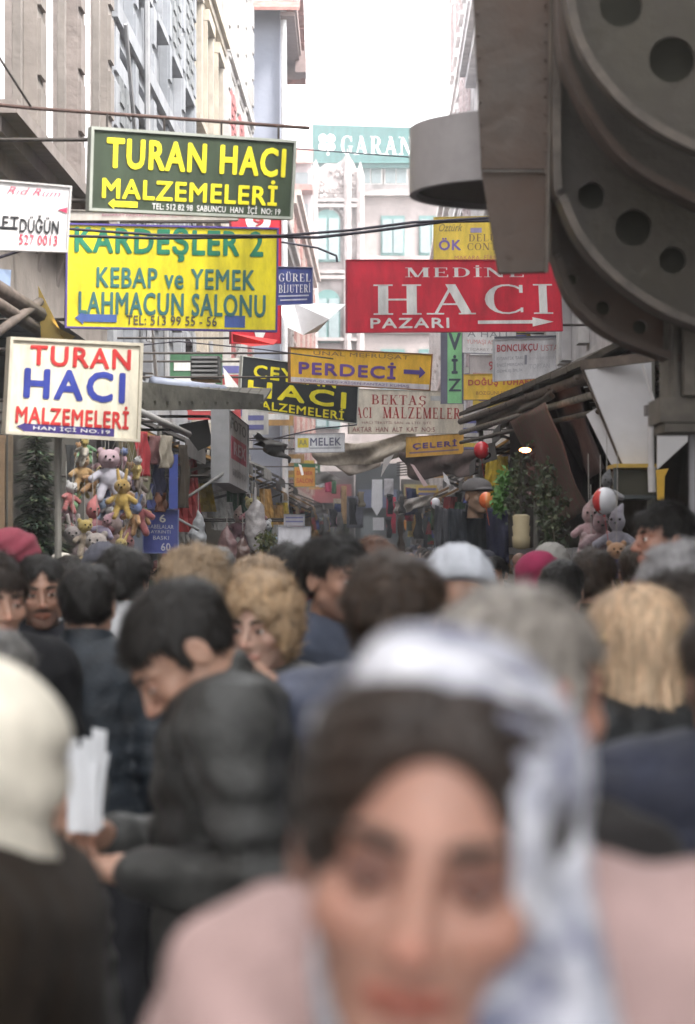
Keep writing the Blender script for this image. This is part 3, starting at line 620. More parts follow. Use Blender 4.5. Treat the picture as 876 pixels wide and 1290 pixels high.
def head_tint(fem=0, stub=0, make=0):
    def t(H):   # H: head-local positions
        x = np.abs(H[:,0]); c = np.ones((len(H), 3), np.float32)
        def blend(m, col):
            m = np.clip(m, 0, 1)[:, None]; c[:] = c*(1-m)+np.array(col, np.float32)*m
        blend(1.2-np.hypot((x-.045)/.025, (H[:,2]+.022)/.022)-(H[:,1] > -.03)*5, (1.0,.92,.9))
        blend((1.4-np.hypot(x/.014, (H[:,2]+.03)/.016))*(H[:,1] < -.09)*.6, (1.05,.78,.74))
        if stub: blend(np.clip((-.035-H[:,2])/.02, 0, 1)*(H[:,1] < .0)*(H[:,2] > -.125)*stub, (.5,.5,.52))
        if stub > .6: blend((1.5-np.hypot(x/.026, (H[:,2]+.05)/.0065))*(H[:,1] < -.075)*1.5, (.12,.1,.1))
        blend((1.35-np.hypot(x/.026, (H[:,2]+.0635)/.010))*(H[:,1] < -.074)*2, (.82,.52,.5) if fem else (.85,.62,.57))
        blend((1.3-np.hypot((x-.031)/.021, (H[:,2]-.010)/.014))*(H[:,1] < -.06), (.72,.6,.6) if not make else (.30,.23,.23))
        return c
    return t
def hand_sdf(P, curl=.5, side=1):
    """hand hanging down -Z from the wrist at the origin, palm towards -X*side, thumb forward -Y"""
    P = P*np.array((side,1,1), np.float32)
    d = ell(P, (0,0,-.05), (.016,.042,.052)); d = smin(d, cap(P, (0,0,.03), (0,0,-.02), .025, .027), .02)
    for i, (y, L, r) in enumerate(((-.029,.078,.0085),(-.010,.088,.009),(.010,.082,.0086),(.028,.064,.0075))):
        a = np.array((0., y, -.085)); ang = curl*(.5+.1*i)
        for s_, l in enumerate((.45,.32,.23)):
            b = a+L*l*np.array((-math.sin(ang), 0, -math.cos(ang))); d = smin(d, cap(P, a, b, r-.0006*s_, r-.0006*(s_+1)), .0035); a = b; ang += curl*.75
    a = np.array((-.004,-.03,-.03)); b = a+np.array((-.018,-.028,-.026)); c = b+np.array((-.014,-.008,-.028))
    d = smin(d, cap(P, a, b, .014, .0105), .01); d = smin(d, cap(P, b, c, .0105, .0085), .004)
    return d
def body_frame(o):
    """joint positions in metres for a 1.72 m figure facing -Y; z up"""
    lean = o.get('lean', .03); cl, sl_ = math.cos(lean), math.sin(lean)
    def up(x, y, z):     # lean forward about the hips
        z0 = z-.93; return np.array((x, y*cl-z0*sl_, .93+z0*cl+y*sl_))
    w = o.get('sw', .18)*(.9 if o.get('fem') else 1)
    J = dict(pel=np.array((0,0,.93)), belly=up(0,.0,1.08), chest=up(0,.01,1.27), neck=up(0,.03,1.44),
             shL=up(w,.02,1.40), shR=up(-w,.02,1.40), head=up(0,-.01,1.60)+np.array(o.get('hoff', (0,0,0))))
    st = o.get('step', .04)
    for s_, k in ((1,'L'),(-1,'R')):
        J['hip'+k] = np.array((.09*s_,0,.9)); J['kn'+k] = np.array((.1*s_,-.02-st*s_*.6,.49)); J['an'+k] = np.array((.1*s_,.03-st*s_,.09))
        J['el'+k] = J['sh'+k]+np.array((.055*s_,.04,-.27)); J['wr'+k] = J['el'+k]+np.array((-.0*s_,-.08,-.24))
    J['shL'][2] += o.get('shrug', 0); J['shR'][2] += o.get('shrug', 0)
    for k, v in o.get('J', {}).items(): J[k] = np.array(v)
    J['hm'] = rot('Z', o.get('yaw', 0))@rot('X', o.get('pitch', 0))@rot('Y', o.get('roll', 0))
    return J
def hp(P, J): return ((P-J['head'].astype(np.float32))@J['hm']).astype(np.float32)
def torso_sdf(P, J, g=0., fem=0, sk=.05):
    up_ = J['neck']-J['pel']; up_ = up_/np.linalg.norm(up_); M = rot('X', math.atan2(-up_[1], up_[2])*-1).astype(np.float32)
    M = np.array(Matrix.Rotation(math.atan2(-up_[1], up_[2]), 3, 'X'), np.float32)
    d = ell(P, J['chest'], (.155+g-.012*fem,.105+g,.19+g), M)
    d = smin(d, ell(P, J['belly'], (.14+g-.015*fem,.105+g,.17+g), M), sk)
    d = smin(d, ell(P, J['pel'], (.16+g+.004*fem,.115+g,.14+g)), sk)
    d = smin(d, cap(P, J['shL'], J['shR'], .055+g, .055+g), sk)
    d = smin(d, cap(P, (J['shL']+J['neck'])/2, (J['shR']+J['neck'])/2, .05+g*.8, .05+g*.8), sk)
    return d
def arm_sdf(P, J, g=0., cuff=0):
    d = None
    for k in 'LR':
        a = smin(cap(P, J['sh'+k], J['el'+k], .05+g, .04+g), cap(P, J['el'+k], J['wr'+k]+(J['el'+k]-J['wr'+k])*cuff, .04+g, .027+g*1.1), .02)
        d = a if d is None else np.minimum(d, a)
    return d
def leg_sdf(P, J, g=0.):
    d = None
    for k in 'LR':
        a = smin(cap(P, J['hip'+k], J['kn'+k], .085+g, .055+g), cap(P, J['kn'+k], J['an'+k], .055+g, .036+g*1.4), .03)
        d = a if d is None else smin(d, a, .02)
    return d
HC = {}
def cached(key, fn):
    if key not in HC: HC[key] = fn()
    return HC[key]
def bounds(J, m=.2):
    A = np.array([v for k, v in J.items() if k != 'hm']); return A.min(0)-m, A.max(0)+m
def body_mesh(key, o, skin, res=.016, hres=.0055):
    J = body_frame(o); fem = o.get('fem', 0)
    lo, hi = bounds(J, .13); lo[2] = 0; hi[2] = J['head'][2]+.15
    def f(P):
        d = smin(torso_sdf(P, J, 0, fem), arm_sdf(P, J), .03); d = smin(d, leg_sdf(P, J), .03)
        d = smin(d, cap(P, J['neck'], J['head']+J['hm']@np.array((0,.03,-.08)), .05, .045), .03)
        for k in 'LR': d = smin(d, cap(P, J['an'+k]-np.array((0,-.03,.04)), J['an'+k]+np.array((0,-.15,-.05)), .04, .03), .03)
        return d
    parts = [nets(f, lo, hi, res)]
    hb_ = cached(('head', fem, hres), lambda: nets(lambda P: head_sdf(P, fem, hres < .004, o.get('down', 0)), (-.1,-.135,-.15), (.1,.13,.135), hres))
    parts.append(((hb_[0]@J['hm'].T)+J['head'], hb_[1])); nh0 = len(parts[0][0]); nh1 = nh0+len(hb_[0])
    for k, sd in (('L',1),('R',-1)):
        cu = o.get('curl', .5); hh = cached(('hand', cu, sd), lambda: nets(lambda P: hand_sdf(P, cu, sd), (-.09,-.09,-.2), (.09,.06,.05), .0048))
        d = J['wr'+k]-J['el'+k]; d = d/np.linalg.norm(d); q = Vector((0,0,-1)).rotation_difference(Vector(d))
        Mh = np.array(q.to_matrix()); tw = o.get('twist', 0)*sd; Mh = Mh@np.array(Matrix.Rotation(tw, 3, 'Z'))
        parts.append((hh[0]@Mh.T+J['wr'+k], hh[1]))
    tf = head_tint(fem, o.get('stub', 0), o.get('make', 0))
    def tint(P):
        c = np.ones((len(P), 3), np.float32); c[nh0:nh1] = tf(hb_[0].astype(np.float32)); return c
    return jmesh(key, parts, skin, tint)
def fold(P, J, a=1):
    """cloth wrinkles"""
    w = .0035*nz(P*np.array((1,1,.55), np.float32), 26, 1)+.003*nz(P*np.array((.6,1,1.7), np.float32), 38, 2)
    for k in 'LR':
        e = J['el'+k].astype(np.float32); r = np.linalg.norm(P-e, axis=1); w += .007*np.exp(-(r/.12)**2)*np.sin((P[:,2]-e[2])*95+nz(P, 14)*2)
        e = J['sh'+k].astype(np.float32); r = np.linalg.norm(P-e, axis=1); w += .004*np.exp(-(r/.14)**2)*np.sin((P[:,2]*.6+P[:,0])*80+nz(P, 12)*2)
    return w*a
def top_mesh(key, o, m, res=.0125):
    J = body_frame(o); fem = o.get('fem', 0); g = o.get('thick', .028); bot = o.get('bot', .8)
    lo, hi = bounds(J, .17); lo[2] = bot-.04; hi[2] = J['head'][2]+.06
    def f(P):
        d = smin(torso_sdf(P, J, g, fem, .07), arm_sdf(P, J, g*.85, .1), .035)
        if bot < .75: d = smin(d, cap(P, (0,0,.9), (0,0,bot), .17+g, .2+g), .05)
        nk = J['neck']; up_ = (J['head']-nk); up_ = up_/np.linalg.norm(up_); ch = o.get('collar', .05)
        col = np.maximum(np.abs(cap(P, nk-up_*.02, nk+up_*ch, .074+.01*(g > .03), .071))-.0075, -((P-(nk-up_*.05).astype(np.float32))@up_.astype(np.float32)))
        col = np.maximum(col, ((P-(nk+up_*(ch+.015)).astype(np.float32))@up_.astype(np.float32)))
        d = smax(d, -cap(P, nk-up_*.05, nk+up_*.3, .064, .064), .01); d = smin(d, col, .012)
        d = smax(d, bot-P[:,2], .01)
        d = d+fold(P, J, o.get('fold', 1))
        if o.get('puff'): d = d-.008*np.abs(np.sin(P[:,2]*42))**.6+.004
        if o.get('seam'): d = d+.004*np.exp(-(P[:,0]/.006)**2)*(P[:,1] > 0)
        for fn in o.get('extra', []): d = fn(P, d, J)
        return d
    return jmesh(key, [nets(f, lo, hi, res)], m)
def trouser_mesh(key, o, m):
    J = body_frame(o); lo, hi = bounds(J, .15); lo[2] = .03; hi[2] = 1.0
    def f(P):
        d = leg_sdf(P, J, .018); d = smin(d, ell(P, J['pel']-np.array((0,0,.02)), (.172,.128,.13)), .04)
        if o.get('skirt'): d = smin(d, cap(P, (0,0,.85), (0,0,.35), .17, .24), .03)
        return np.maximum(np.maximum(d+.006*nz(P, 22), P[:,2]-.97), .07-P[:,2])
    return jmesh(key, [nets(f, lo, hi, .018)], m)
def shoe_mesh(m):
    f = lambda P: np.maximum(smin(cap(P, (0,.04,.04), (0,-.13,.028), .042, .036), cap(P, (0,.03,.03), (0,.03,.11), .04, .042), .03), -P[:,2])
    return jmesh('shoe', [nets(f, (-.07,-.2,-.02), (.07,.12,.17), .012)], m)
# hair: head-local
def hair_sdf(P, kind):
    x = np.abs(P[:,0]); S = np.stack([x, P[:,1], P[:,2]], 1).astype(np.float32)
    skull = lambda g, gz=0: ell(P, (0,.016,.036+gz), (.077+g,.098+g,.087+g))
    face = ell(S, (0,-.11,-.045), (.062,.075,.122))
    if kind in ('short', 'grey'):
        d = skull(.007, .002)+.0022*nz(P*np.array((1,1,.4), np.float32), 160)+.003*nz(P, 50)
        # hairline: front above the forehead, round the ears, down to the nape
        line = np.where(P[:,1] < -.03, .078+.012*np.sin(P[:,0]*90+1)*(x < .05)-x*.35, np.where(P[:,1] < .035, .03-(P[:,1]+.03)*.6, -.02-(P[:,1]-.035)*1.1))
        d = smax(d, line-P[:,2], .008); d = smax(d, -ell(S, (.088,.008,.0), (.016,.022,.034)), .004)
        sb = np.maximum(ell(S, (.070,-.012,.018), (.011,.014,.03)), -1); return smin(d, sb, .008)
    if kind == 'thick':
        d = skull(.009, .003)+.005*nz(P, 60)+.003*nz(P*np.array((1,1,.4), np.float32), 150)
        line = np.where(P[:,1] < -.03, .055, np.where(P[:,1] < .03, .01, -.03-(P[:,1]-.03)*.9))
        return smax(d, line-P[:,2], .012)
    if kind == 'curly':
        d = smin(skull(.02,.006), ell(P, (0,.05,-.03), (.082,.06,.07)), .03)+.008*nz(P, 75)+.005*nz(P, 140, 3)
        d = smin(d, ell(S, (.075,-.02,-.0), (.022,.03,.06))+.006*nz(P, 90), .02)
        return smax(d, -ell(S, (0,-.125,-.045), (.07,.1,.118)), .01)
    if kind == 'long':
        d = smin(skull(.02,.005), cap(P, (0,.04,.0), (0,.062,-.19), .088, .085)+np.abs(P[:,1]-.05)*.25, .03)
        d = smin(d, cap(S, (.07,-.02,.02), (.078,.01,-.15), .022, .018), .02)
        d = d+.0035*np.sin(P[:,0]*170+3*nz(P, 9)+P[:,1]*60)*(P[:,2] < .06)+.003*nz(P, 40)
        d = smax(d, -face, .01); return np.maximum(d, -.215-P[:,2]+.012*nz(P*np.array((1,1,0), np.float32), 60))
    if kind == 'parted':   # hair under the open scarf, parted in the middle
        d = skull(.013,.002)+.0018*np.sin(P[:,0]*0+P[:,2]*260+P[:,1]*120)+.004*np.exp(-(x/.006)**2)
        d = smax(d, -ell(S, (0,-.105,-.026), (.064,.062,.118)), .006); return np.maximum(d, -.05-P[:,2])
    if kind == 'bald':
        d = skull(.006)+.002*nz(P, 90); d = np.maximum(d, P[:,2]-.055+.03*(P[:,1] < 0)); line = np.where(P[:,1] < .03, .01, -.045)
        d = np.maximum(d, -P[:,1]-.02); return smax(d, line-P[:,2], .006)
    if kind == 'scarf':
        d = smin(skull(.022,.0), ell(P, (0,.02,-.06), (.082,.085,.09)), .04)
        d = smin(d, cap(P, (0,.03,-.1), (0,.035,-.19), .082, .125), .05)
        d = smax(d, -ell(P, (0,-.12,-.02), (.06,.075,.092)), .012)
        d = smax(d, -cap(P, (0,.03,-.12), (0,.04,-.26), .05, .06), .01)
        d = d+.004*np.sin(P[:,2]*70+P[:,1]*50+2*nz(P, 20))+.003*nz(P, 45); return np.maximum(d, -.2-P[:,2])
    if kind == 'cap':
        d = np.maximum(ell(P, (0,.01,.065), (.09,.112,.065)), .045-P[:,2]); v = np.maximum(ell(P, (0,-.1,.055), (.065,.06,.012)), -1)
        return smin(d, v, .012)
    if kind == 'woolcap':
        d = skull(.02,.012)+.002*np.sin(x*200); d = np.maximum(d, .03-P[:,2]-(P[:,1])*.35*-1); return smin(d, np.maximum(skull(.026,.004), np.abs(P[:,2]-.045+P[:,1]*-.3)-.018), .006)
    if kind == 'hood':
        d = smin(skull(.03,.0), ell(P, (0,.035,-.07), (.09,.085,.1)), .04); d = smax(d, -ell(P, (0,-.13,-.02), (.065,.075,.1)), .015)
        return np.maximum(d+.005*nz(P, 30), -.17-P[:,2])
HS = {'short':.0045,'grey':.0045,'thick':.005,'curly':.005,'long':.005,'parted':.004,'bald':.006,'scarf':.006,'cap':.006,'woolcap':.006,'hood':.007}
def hair_geo(kind, res=None): return cached(('hair', kind, res), lambda: nets(lambda P: hair_sdf(P, kind), (-.15,-.19,-.24), (.15,.19,.16), res or HS[kind]))
NSTR = {'short':5200,'grey':5200,'thick':6000,'curly':6500,'long':6500,'bald':2200}
def strands(P, Q, kind):
    """thin tapering ribbons of hair lying over the hair surface"""
    g = np.random.default_rng(3); a, b, c = P[Q[:,0]], P[Q[:,1]], P[Q[:,3]]; nn = np.cross(b-a, c-a); nn /= np.linalg.norm(nn, axis=1)[:, None]+1e-9
    i = g.integers(len(Q), size=NSTR[kind]); p = P[Q[i, 0]]+g.normal(size=(len(i), 3))*.002; n = nn[i]
    if (n*(p-np.array((0,.01,.03)))).sum(1).mean() < 0: n = -n
    if kind == 'curly': t = g.normal(size=p.shape)
    elif kind == 'long': t = np.array((0,0,-1.))+g.normal(size=p.shape)*.12
    else: t = p-np.array((.01,.045,.13))+g.normal(size=p.shape)*.03
    if kind == 'parted': t = np.stack([np.sign(p[:,0])*.9, .35+0*p[:,0], -.5+0*p[:,0]], 1)
    t = t-n*(t*n).sum(1)[:, None]; t /= np.linalg.norm(t, axis=1)[:, None]+1e-9
    s_ = np.cross(n, t); L = (.022 if kind in ('short','grey','bald') else .035 if kind == 'thick' else .045)*(.6+.8*g.random(len(p)))[:, None]; w = .0011
    if kind == 'curly': L = L*.6
    if kind in ('short','grey','thick'): L = L*np.where((p[:,1] < .03) & (p[:,2] < .06), .45, 1)[:, None]
    cv = g.normal(size=(len(p),1))*.25; q0 = p; lf = .15 if kind == 'parted' else 1; q1 = p+t*L*.55+n*L*.10*lf+s_*cv*L*.3; q2 = p+t*L+n*L*(.02+.14*g.random((len(p),1)))*lf+s_*cv*L
    V = np.stack([q0-s_*w, q0+s_*w, q1-s_*w*.9, q1+s_*w*.9, q2-s_*w*.2, q2+s_*w*.2], 1).reshape(-1, 3); k = np.arange(len(p))[:, None]*6
    return V, np.concatenate([k+np.array([[0,1,3,2]]), k+np.array([[2,3,5,4]])])
def hair_mesh(key, kind, m, J, res=None):
    P, Q = hair_geo(kind, res)
    if kind in NSTR:
        V, F = cached(('str', kind), lambda: strands(P, Q, kind)); return jmesh(key, [((P@J['hm'].T)+J['head'], Q), ((V@J['hm'].T)+J['head'], F)], m)
    return jmesh(key, [((P@J['hm'].T)+J['head'], Q)], m)
def eye_mesh():
    b = MB(); n, mm = 14, 12
    b.sphere((0,0,0), .0128, n, 13); b.v = [(x, -z, y) for x, y, z in b.v]; me = b.mesh('eye', [mat('eye_white', (.7,.66,.62), .2, .02), mat('iris', (.05,.028,.015), .1), mat('pupil', (.005,.005,.005), .05)], True)
    for p in me.polygons:
        c = p.center.normalized(); a = math.acos(max(-1, min(1, -c.y)))
        p.material_index = 2 if a < .27 else (1 if a < .6 else 0)
    return me
def brow_mesh(J, col, side, t=.0039):
    b = MB(); pts = []
    for k in range(7):
        u = k/6; x = .012+u*.038; q = np.array((side*x, -.0905+.5*(x-.012)**2*14-.002, .0265+.006*math.sin(u*2.2)))
        pts.append(Vector(J['hm']@q+J['head']))
    b.tube(pts, [t*.8,t*1.3,t*1.4,t*1.3,t*1.1,t*.8,t*.3], 6); return b.mesh('eyebrow', mat('brow_hair', col, .8), True)
SKIN = dict(rough=.5, var=.08, scale=30, bump=.04, bscale=220, sss=.12, vcol=True)
def skin_mat(c): return mat('skin', c, **SKIN)
def hairm(c): return mat('hair', c, .42, .3, 60, .5, 90, stretch=(1,1,.12), spec=.4)
def cloth(c, kind='cloth'):
    if kind == 'leather': return mat('leather', c, .5, .35, 9, .3, 90, spec=.32)
    if kind == 'sheen': return mat('nylon', c, .6, .25, 10, .25, 50, spec=.22)
    return mat('cloth', c, .9, .2, 7, .22, 220, sheen=.03, spec=.22)
GEO = {}
def person(label, X, Y, o, skin=(.42,.25,.18), hair=('short', (.02,.015,.012)), top=('cloth', (.05,.05,.06)), legs=(.03,.03,.035), rz=0, H=1.72, base=0, key=None, group=None, face=True, beads=None, topname='jacket', hairname=None, res=None, extra=0):
    s_ = H/1.72; root = empty('person', (X, Y, base), label, 'person', group, rz); root.scale = (s_,)*3
    key = key or label; J = body_frame(o)
    def shared(part, fn, m):
        k = (key, part)
        if k not in GEO: GEO[k] = fn()
        ob_ = link(part if part != 'hair' else hairname or {'scarf':'headscarf','cap':'cap','woolcap':'cap','hood':'hood'}.get(hair[0], 'hair'), GEO[k], root)
        if ob_.material_slots and m is not None: ob_.material_slots[0].link = 'OBJECT'; ob_.material_slots[0].material = m
        return ob_
    r = res or {}
    shared('body', lambda: body_mesh(key, o, skin_mat(skin), r.get('b', .016), r.get('h', .0055)), skin_mat(skin))
    hm_ = hairm(hair[1]) if hair[0] not in ('scarf','cap','woolcap','hood') else cloth(hair[1])
    if hair[0]:
        k = (key, hair[0]); 
        if k not in GEO: GEO[k] = hair_mesh('hair', hair[0], hm_, J, r.get('hair'))
        ho = link({'scarf':'headscarf','cap':'cap','woolcap':'cap','hood':'hood'}.get(hair[0], 'hair'), GEO[k], root); ho.material_slots[0].link = 'OBJECT'; ho.material_slots[0].material = hm_
    to = shared('top', lambda: top_mesh(key, o, cloth(top[1], top[0]), r.get('t', .0125)), cloth(top[1], top[0])); to.name = topname
    shared('trousers', lambda: trouser_mesh(key, o, cloth(legs)), cloth(legs))
    sh = GEO.setdefault('shoe', None) or GEO.update(shoe=shoe_mesh(mat('shoe_leather', (.02,.017,.015), .4))) or GEO['shoe']
    for k in 'LR':
        q = link('shoe', sh, root); q.location = (J['an'+k][0], J['an'+k][1], 0)
    if face:
        em = GEO.setdefault('eye', None) or GEO.update(eye=eye_mesh()) or GEO['eye']
        for sd in (-1, 1):
            e = link('eye', em, root); p = J['hm']@np.array((sd*.031,-.0785,.006))+J['head']; e.location = tuple(p); e.rotation_euler = Matrix(J['hm'].tolist()).to_euler()
            kb = (key, 'brow', sd)
            if kb not in GEO: GEO[kb] = brow_mesh(J, (.03,.02,.015), sd)
            link('eyebrow', GEO[kb], root)
    if extra:
        b = MB(); b.sphere((.078,.02,.035), (.022,.035,.032), 10, 7); b.bar((.07,-.02,.06),(.1,.05,.03),.012,.02); b.v = [tuple(J['hm']@np.array(v)+J['head']) for v in b.v]; b.build('hair_clip', hairm((.72,.50,.26)), root, smooth=True, world=False)
    return root, J
# ------------------------------------------------------------------ people in front
def PX(px, d): return (px-CX)/FPX*d
def HT(yt, d): return 1.75-(yt-HY)/FPX*d-.014
SK1, SK2, SK3 = (.46,.27,.195), (.36,.2,.14), (.5,.32,.25)
BLKH, BRNH, DBR = (.016,.013,.011), (.06,.036,.022), (.035,.022,.015)
# the woman walking towards the camera, head bent forward
J1 = dict(head=(-.038,-.165,1.556), neck=(.01,-.0,1.44), shL=(.165,.06,1.425), shR=(-.125,.055,1.41), chest=(.02,.07,1.27), belly=(.01,.05,1.08),
          elL=(.24,.08,1.15), elR=(-.2,.07,1.14), wrL=(.22,-.06,.93), wrR=(-.19,-.08,.93))
o1 = dict(fem=1, J=J1, thick=.042, bot=.7, collar=.02, down=1, pitch=.07, roll=.14, yaw=-.1, make=1, fold=1.2)
w1, JJ = person('woman in pale pink coat and patterned white headscarf closest to the camera', .088, 1.615, o1, skin=(.42,.225,.168),
    hair=('parted', (.024,.013,.008)), top=('cloth', (0.468,0.323,0.306)), legs=(.03,.03,.05), topname='coat', res=dict(h=.003, hair=.0035, t=.01))
def scarf1(P):
    x = P[:,0]
    d = ell(P, (.004,.02,.036), (.094,.115,.11)); d = smin(d, ell(P, (.01,.03,-.06), (.09,.085,.09)), .04)
    d = smax(d, -ell(P, (-.034,-.16,-.005), (.112,.152,.2)), .01)
    d = smax(d, -ell(P, (0,.012,.03), (.085,.104,.092)), .004)
    d = smax(d, -ell(P, (-.13,-.05,-.06), (.095,.15,.2)), .01)
    d = smin(d, cap(P, (.086,-.02,.02), (.098,-.035,-.1), .013, .030), .02)
    d = smin(d, cap(P, (.096,-.035,-.1), (.12,-.04,-.25), .030, .040), .03)
    d = smin(d, cap(P, (-.03,.02,-.2), (.12,.0,-.2), .05, .05), .03)
    d = smin(d, cap(P, (-.06,.0,-.23), (-.0,-.05,-.30), .012, .035), .02)
    return d+.005*np.sin(x*55+P[:,2]*45+2*nz(P, 18))+.003*nz(P, 50)
P_, Q_ = nets(scarf1, (-.19,-.19,-.34), (.22,.19,.17), .0055)
link('headscarf', jmesh('headscarf', [((P_@JJ['hm'].T)+JJ['head'], Q_)], mat('scarf_print', (.88,.88,.92), .7, scale=21, col2=(.02,.03,.11), bump=.2, bscale=120)), w1)
# man bent over his hands, in profile
s5 = 1.79/1.72
J5 = {k: tuple(c/s5 for c in v) for k, v in dict(elL=(.27,.02,1.19), wrL=(.13,-.20,1.21), elR=(-.2,-.06,1.17), wrR=(-.04,-.24,1.25), head=(0,-.10,1.588), neck=(0,-.0,1.49)).items()}
m5, JM = person('dark haired man in charcoal jacket bending his head over white papers in his hands', PX(300,4.3), 4.3,
    dict(J=J5, lean=.1, pitch=.8, yaw=.15, thick=.024, collar=.06, curl=1.2, twist=1.2, shrug=.0, fold=2.0, stub=.3, bot=.78), skin=SK1,
    hair=('short', BLKH), top=('leather', (.052,.052,.05)), rz=-PI/2+.12, H=1.75, res=dict(h=.004, t=.009, b=.012))
wb = empty('white_box', (PX(112,4.25), 4.2, 1.245), 'white carton and loose papers held by the bending man', 'box')
b = MB(); b.box(-.03,.022,-.02,.02,0,.12); b.build('carton', mat('white_card', (.78,.79,.82), .6, .05), wb, world=False)
for k, (a, h, x0) in enumerate(((-.25,.17,-.025),(-.08,.15,-.015),(.12,.165,-.008),(.3,.14,.0),(.02,.18,.004))):
    b = MB(); vs = []
    for i in range(9):
        t = i/8; vs += [(x0+a*t*h*.35+.006*math.sin(t*4+k), -.045+.012*k+.004*math.sin(t*5), t*h+.005), (x0+.028+a*t*h*.35+.004*math.sin(t*3+k), -.035+.012*k, t*h*.96+.005)]
    b.add(vs+[(x, y+.0012, z) for x, y, z in vs], [(2*i,2*i+1,2*i+3,2*i+2) for i in range(8)]+[(18+2*i,18+2*i+2,18+2*i+3,18+2*i+1) for i in range(8)]); b.build('paper_sheet', mat('white_card', (.78,.79,.82), .6, .05), wb, world=False)
# the others near the camera
person('short haired man in navy grey jacket with raised collar seen from behind', PX(108,6.9), 6.9, dict(thick=.03, collar=.075, sw=.18, fold=.8), skin=SK1, hair=('short', BLKH),
    top=('leather', (0.028,0.036,0.047)), rz=PI-.12, H=HT(709,6.9), face=False, res=dict(t=.01))
person('frowning man with a moustache and dark jacket looking towards the camera at the left', PX(52,8), 8, dict(stub=1.0, thick=.03, pitch=.12, roll=-.05), skin=SK2, hair=('short', BLKH), top=('cloth', (0.017,0.017,0.022)), rz=.15, H=HT(697,8), res=dict(h=.0045))
person('short haired woman in a black coat cut by the left edge of the photo', PX(-8,6.6), 6.6, dict(fem=1, thick=.04, collar=.03, pitch=.1), skin=SK1, hair=('thick', DBR), top=('cloth', (0.011,0.011,0.013)), rz=.45, H=HT(699,6.6), topname='coat')
person('curly blonde woman in a mottled grey jacket looking to the left', PX(337,6), 6, dict(fem=1, thick=.036, pitch=.12, collar=.06), skin=SK3, hair=('curly', (.58,.40,.24)), top=('sheen', (0.083,0.083,0.083)), rz=-.42, H=HT(716,6)-.02, res=dict(h=.0045))
person('black haired man in a grey blue jacket looking to the right beside the blonde woman', PX(415,7), 7, dict(thick=.03, stub=.6, collar=.03, pitch=.06), skin=SK2, hair=('thick', BLKH), top=('cloth', (0.066,0.077,0.110)), rz=.75, H=HT(673,7), res=dict(h=.0045))
person('brown haired person in padded grey blue jacket behind the woman in pink', PX(492,4.4), 4.4, dict(thick=.05, collar=.05, sw=.19, puff=1), skin=SK1, hair=('thick', BRNH), top=('sheen', (0.094,0.105,0.149)), rz=2.75, H=HT(697,4.4), face=False)
person('grey haired man with reddish cheek directly behind the woman in pink', PX(632,2.6), 2.6, dict(thick=.035, collar=.03, pitch=.1), skin=(.45,.24,.18), hair=('grey', (.42,.38,.34)), top=('cloth', (0.019,0.017,0.017)), rz=2.25, H=HT(733,2.6), face=True)
person('blonde woman with straight hair and black jacket seen from behind', PX(808,4.8), 4.8, dict(fem=1, thick=.04, fold=2.2, sw=.175), skin=SK3, hair=('long', (.80,.58,.38)), top=('leather', (0.019,0.021,0.023)), rz=-2.72, H=HT(742,4.8), face=False, res=dict(t=.01), extra=1)

person('person in a navy padded jacket cut by the right edge low in the picture', PX(948,3.2), 3.2, dict(thick=.06, sw=.185, puff=1), skin=SK1, hair=('thick', DBR), top=('sheen', (0.019,0.022,0.041)), rz=PI+.1, H=1.68, face=False)
person('person in a cream white headscarf and dark brown coat at the lower left edge', PX(-28,2.5), 2.5, dict(fem=1, thick=.045, collar=.1, bot=.5, shrug=.03), skin=SK1, hair=('scarf', (.86,.80,.68)), top=('cloth', (0.025,0.017,0.011)), rz=-PI/2-.1, H=1.615, face=False, topname='coat')
person('dark haired man with reddish face standing higher than the others at the right edge', PX(846,8.3), 8.3, dict(stub=.3, thick=.03), skin=(.4,.2,.14), hair=('thick', BLKH), top=('cloth', (0.110,0.033,0.033)), rz=-1.25, H=1.74, base=.15, res=dict(h=.0045))
person('grey haired person in front of the tall red faced man at the right edge', PX(856,5.6), 5.6, dict(thick=.035), skin=SK1, hair=('curly', (.36,.35,.36)), top=('cloth', (0.088,0.083,0.088)), rz=2.9, H=HT(690,5.6), face=False)
person('dark haired woman looking left behind the straight haired blonde woman', PX(846,5.2), 5.2, dict(fem=1, thick=.03), skin=SK3, hair=('thick', DBR), top=('cloth', (0.066,0.044,0.050)), rz=.9, H=HT(722,5.2))
person('person in an olive jacket with dark cap of hair near the toy stall', PX(806,10), 10, dict(thick=.045), skin=SK2, hair=('short', BRNH), top=('cloth', (0.050,0.047,0.028)), rz=2.9, H=HT(682,10), face=False)
person('woman in a magenta red headscarf and pink coat among the crowd', PX(677,10), 10, dict(fem=1, thick=.04), skin=SK1, hair=('scarf', (.32,.03,.09)), top=('cloth', (0.425,0.212,0.230)), rz=2.5, H=HT(697,10), face=False, topname='coat')
person('dark haired man in a grey green jacket right of the magenta headscarf', PX(707,9), 9, dict(thick=.04), skin=SK1, hair=('short', BLKH), top=('cloth', (0.050,0.072,0.061)), rz=2.9, H=HT(704,9), face=False)
person('brown haired man in dark brown jacket in front of the round purple toy', PX(746,9.4), 9.4, dict(thick=.035), skin=SK2, hair=('thick', BRNH), top=('cloth', (0.039,0.030,0.022)), rz=2.7, H=HT(692,9.4), face=False)
person('man with a flat grey cap behind the magenta headscarf', PX(693,12.5), 12.5, dict(thick=.035), skin=SK1, hair=('woolcap', (.3,.29,.27)), top=('cloth', (0.066,0.066,0.055)), rz=2.6, H=HT(685,12.5)-.01, face=False)
person('person in a light grey woollen cap in the middle of the crowd', PX(577,6.1), 6.1, dict(thick=.03), skin=SK1, hair=('woolcap', (.48,.5,.55)), top=('cloth', (0.110,0.116,0.132)), rz=PI, H=HT(688,6.1)-.01, face=False)
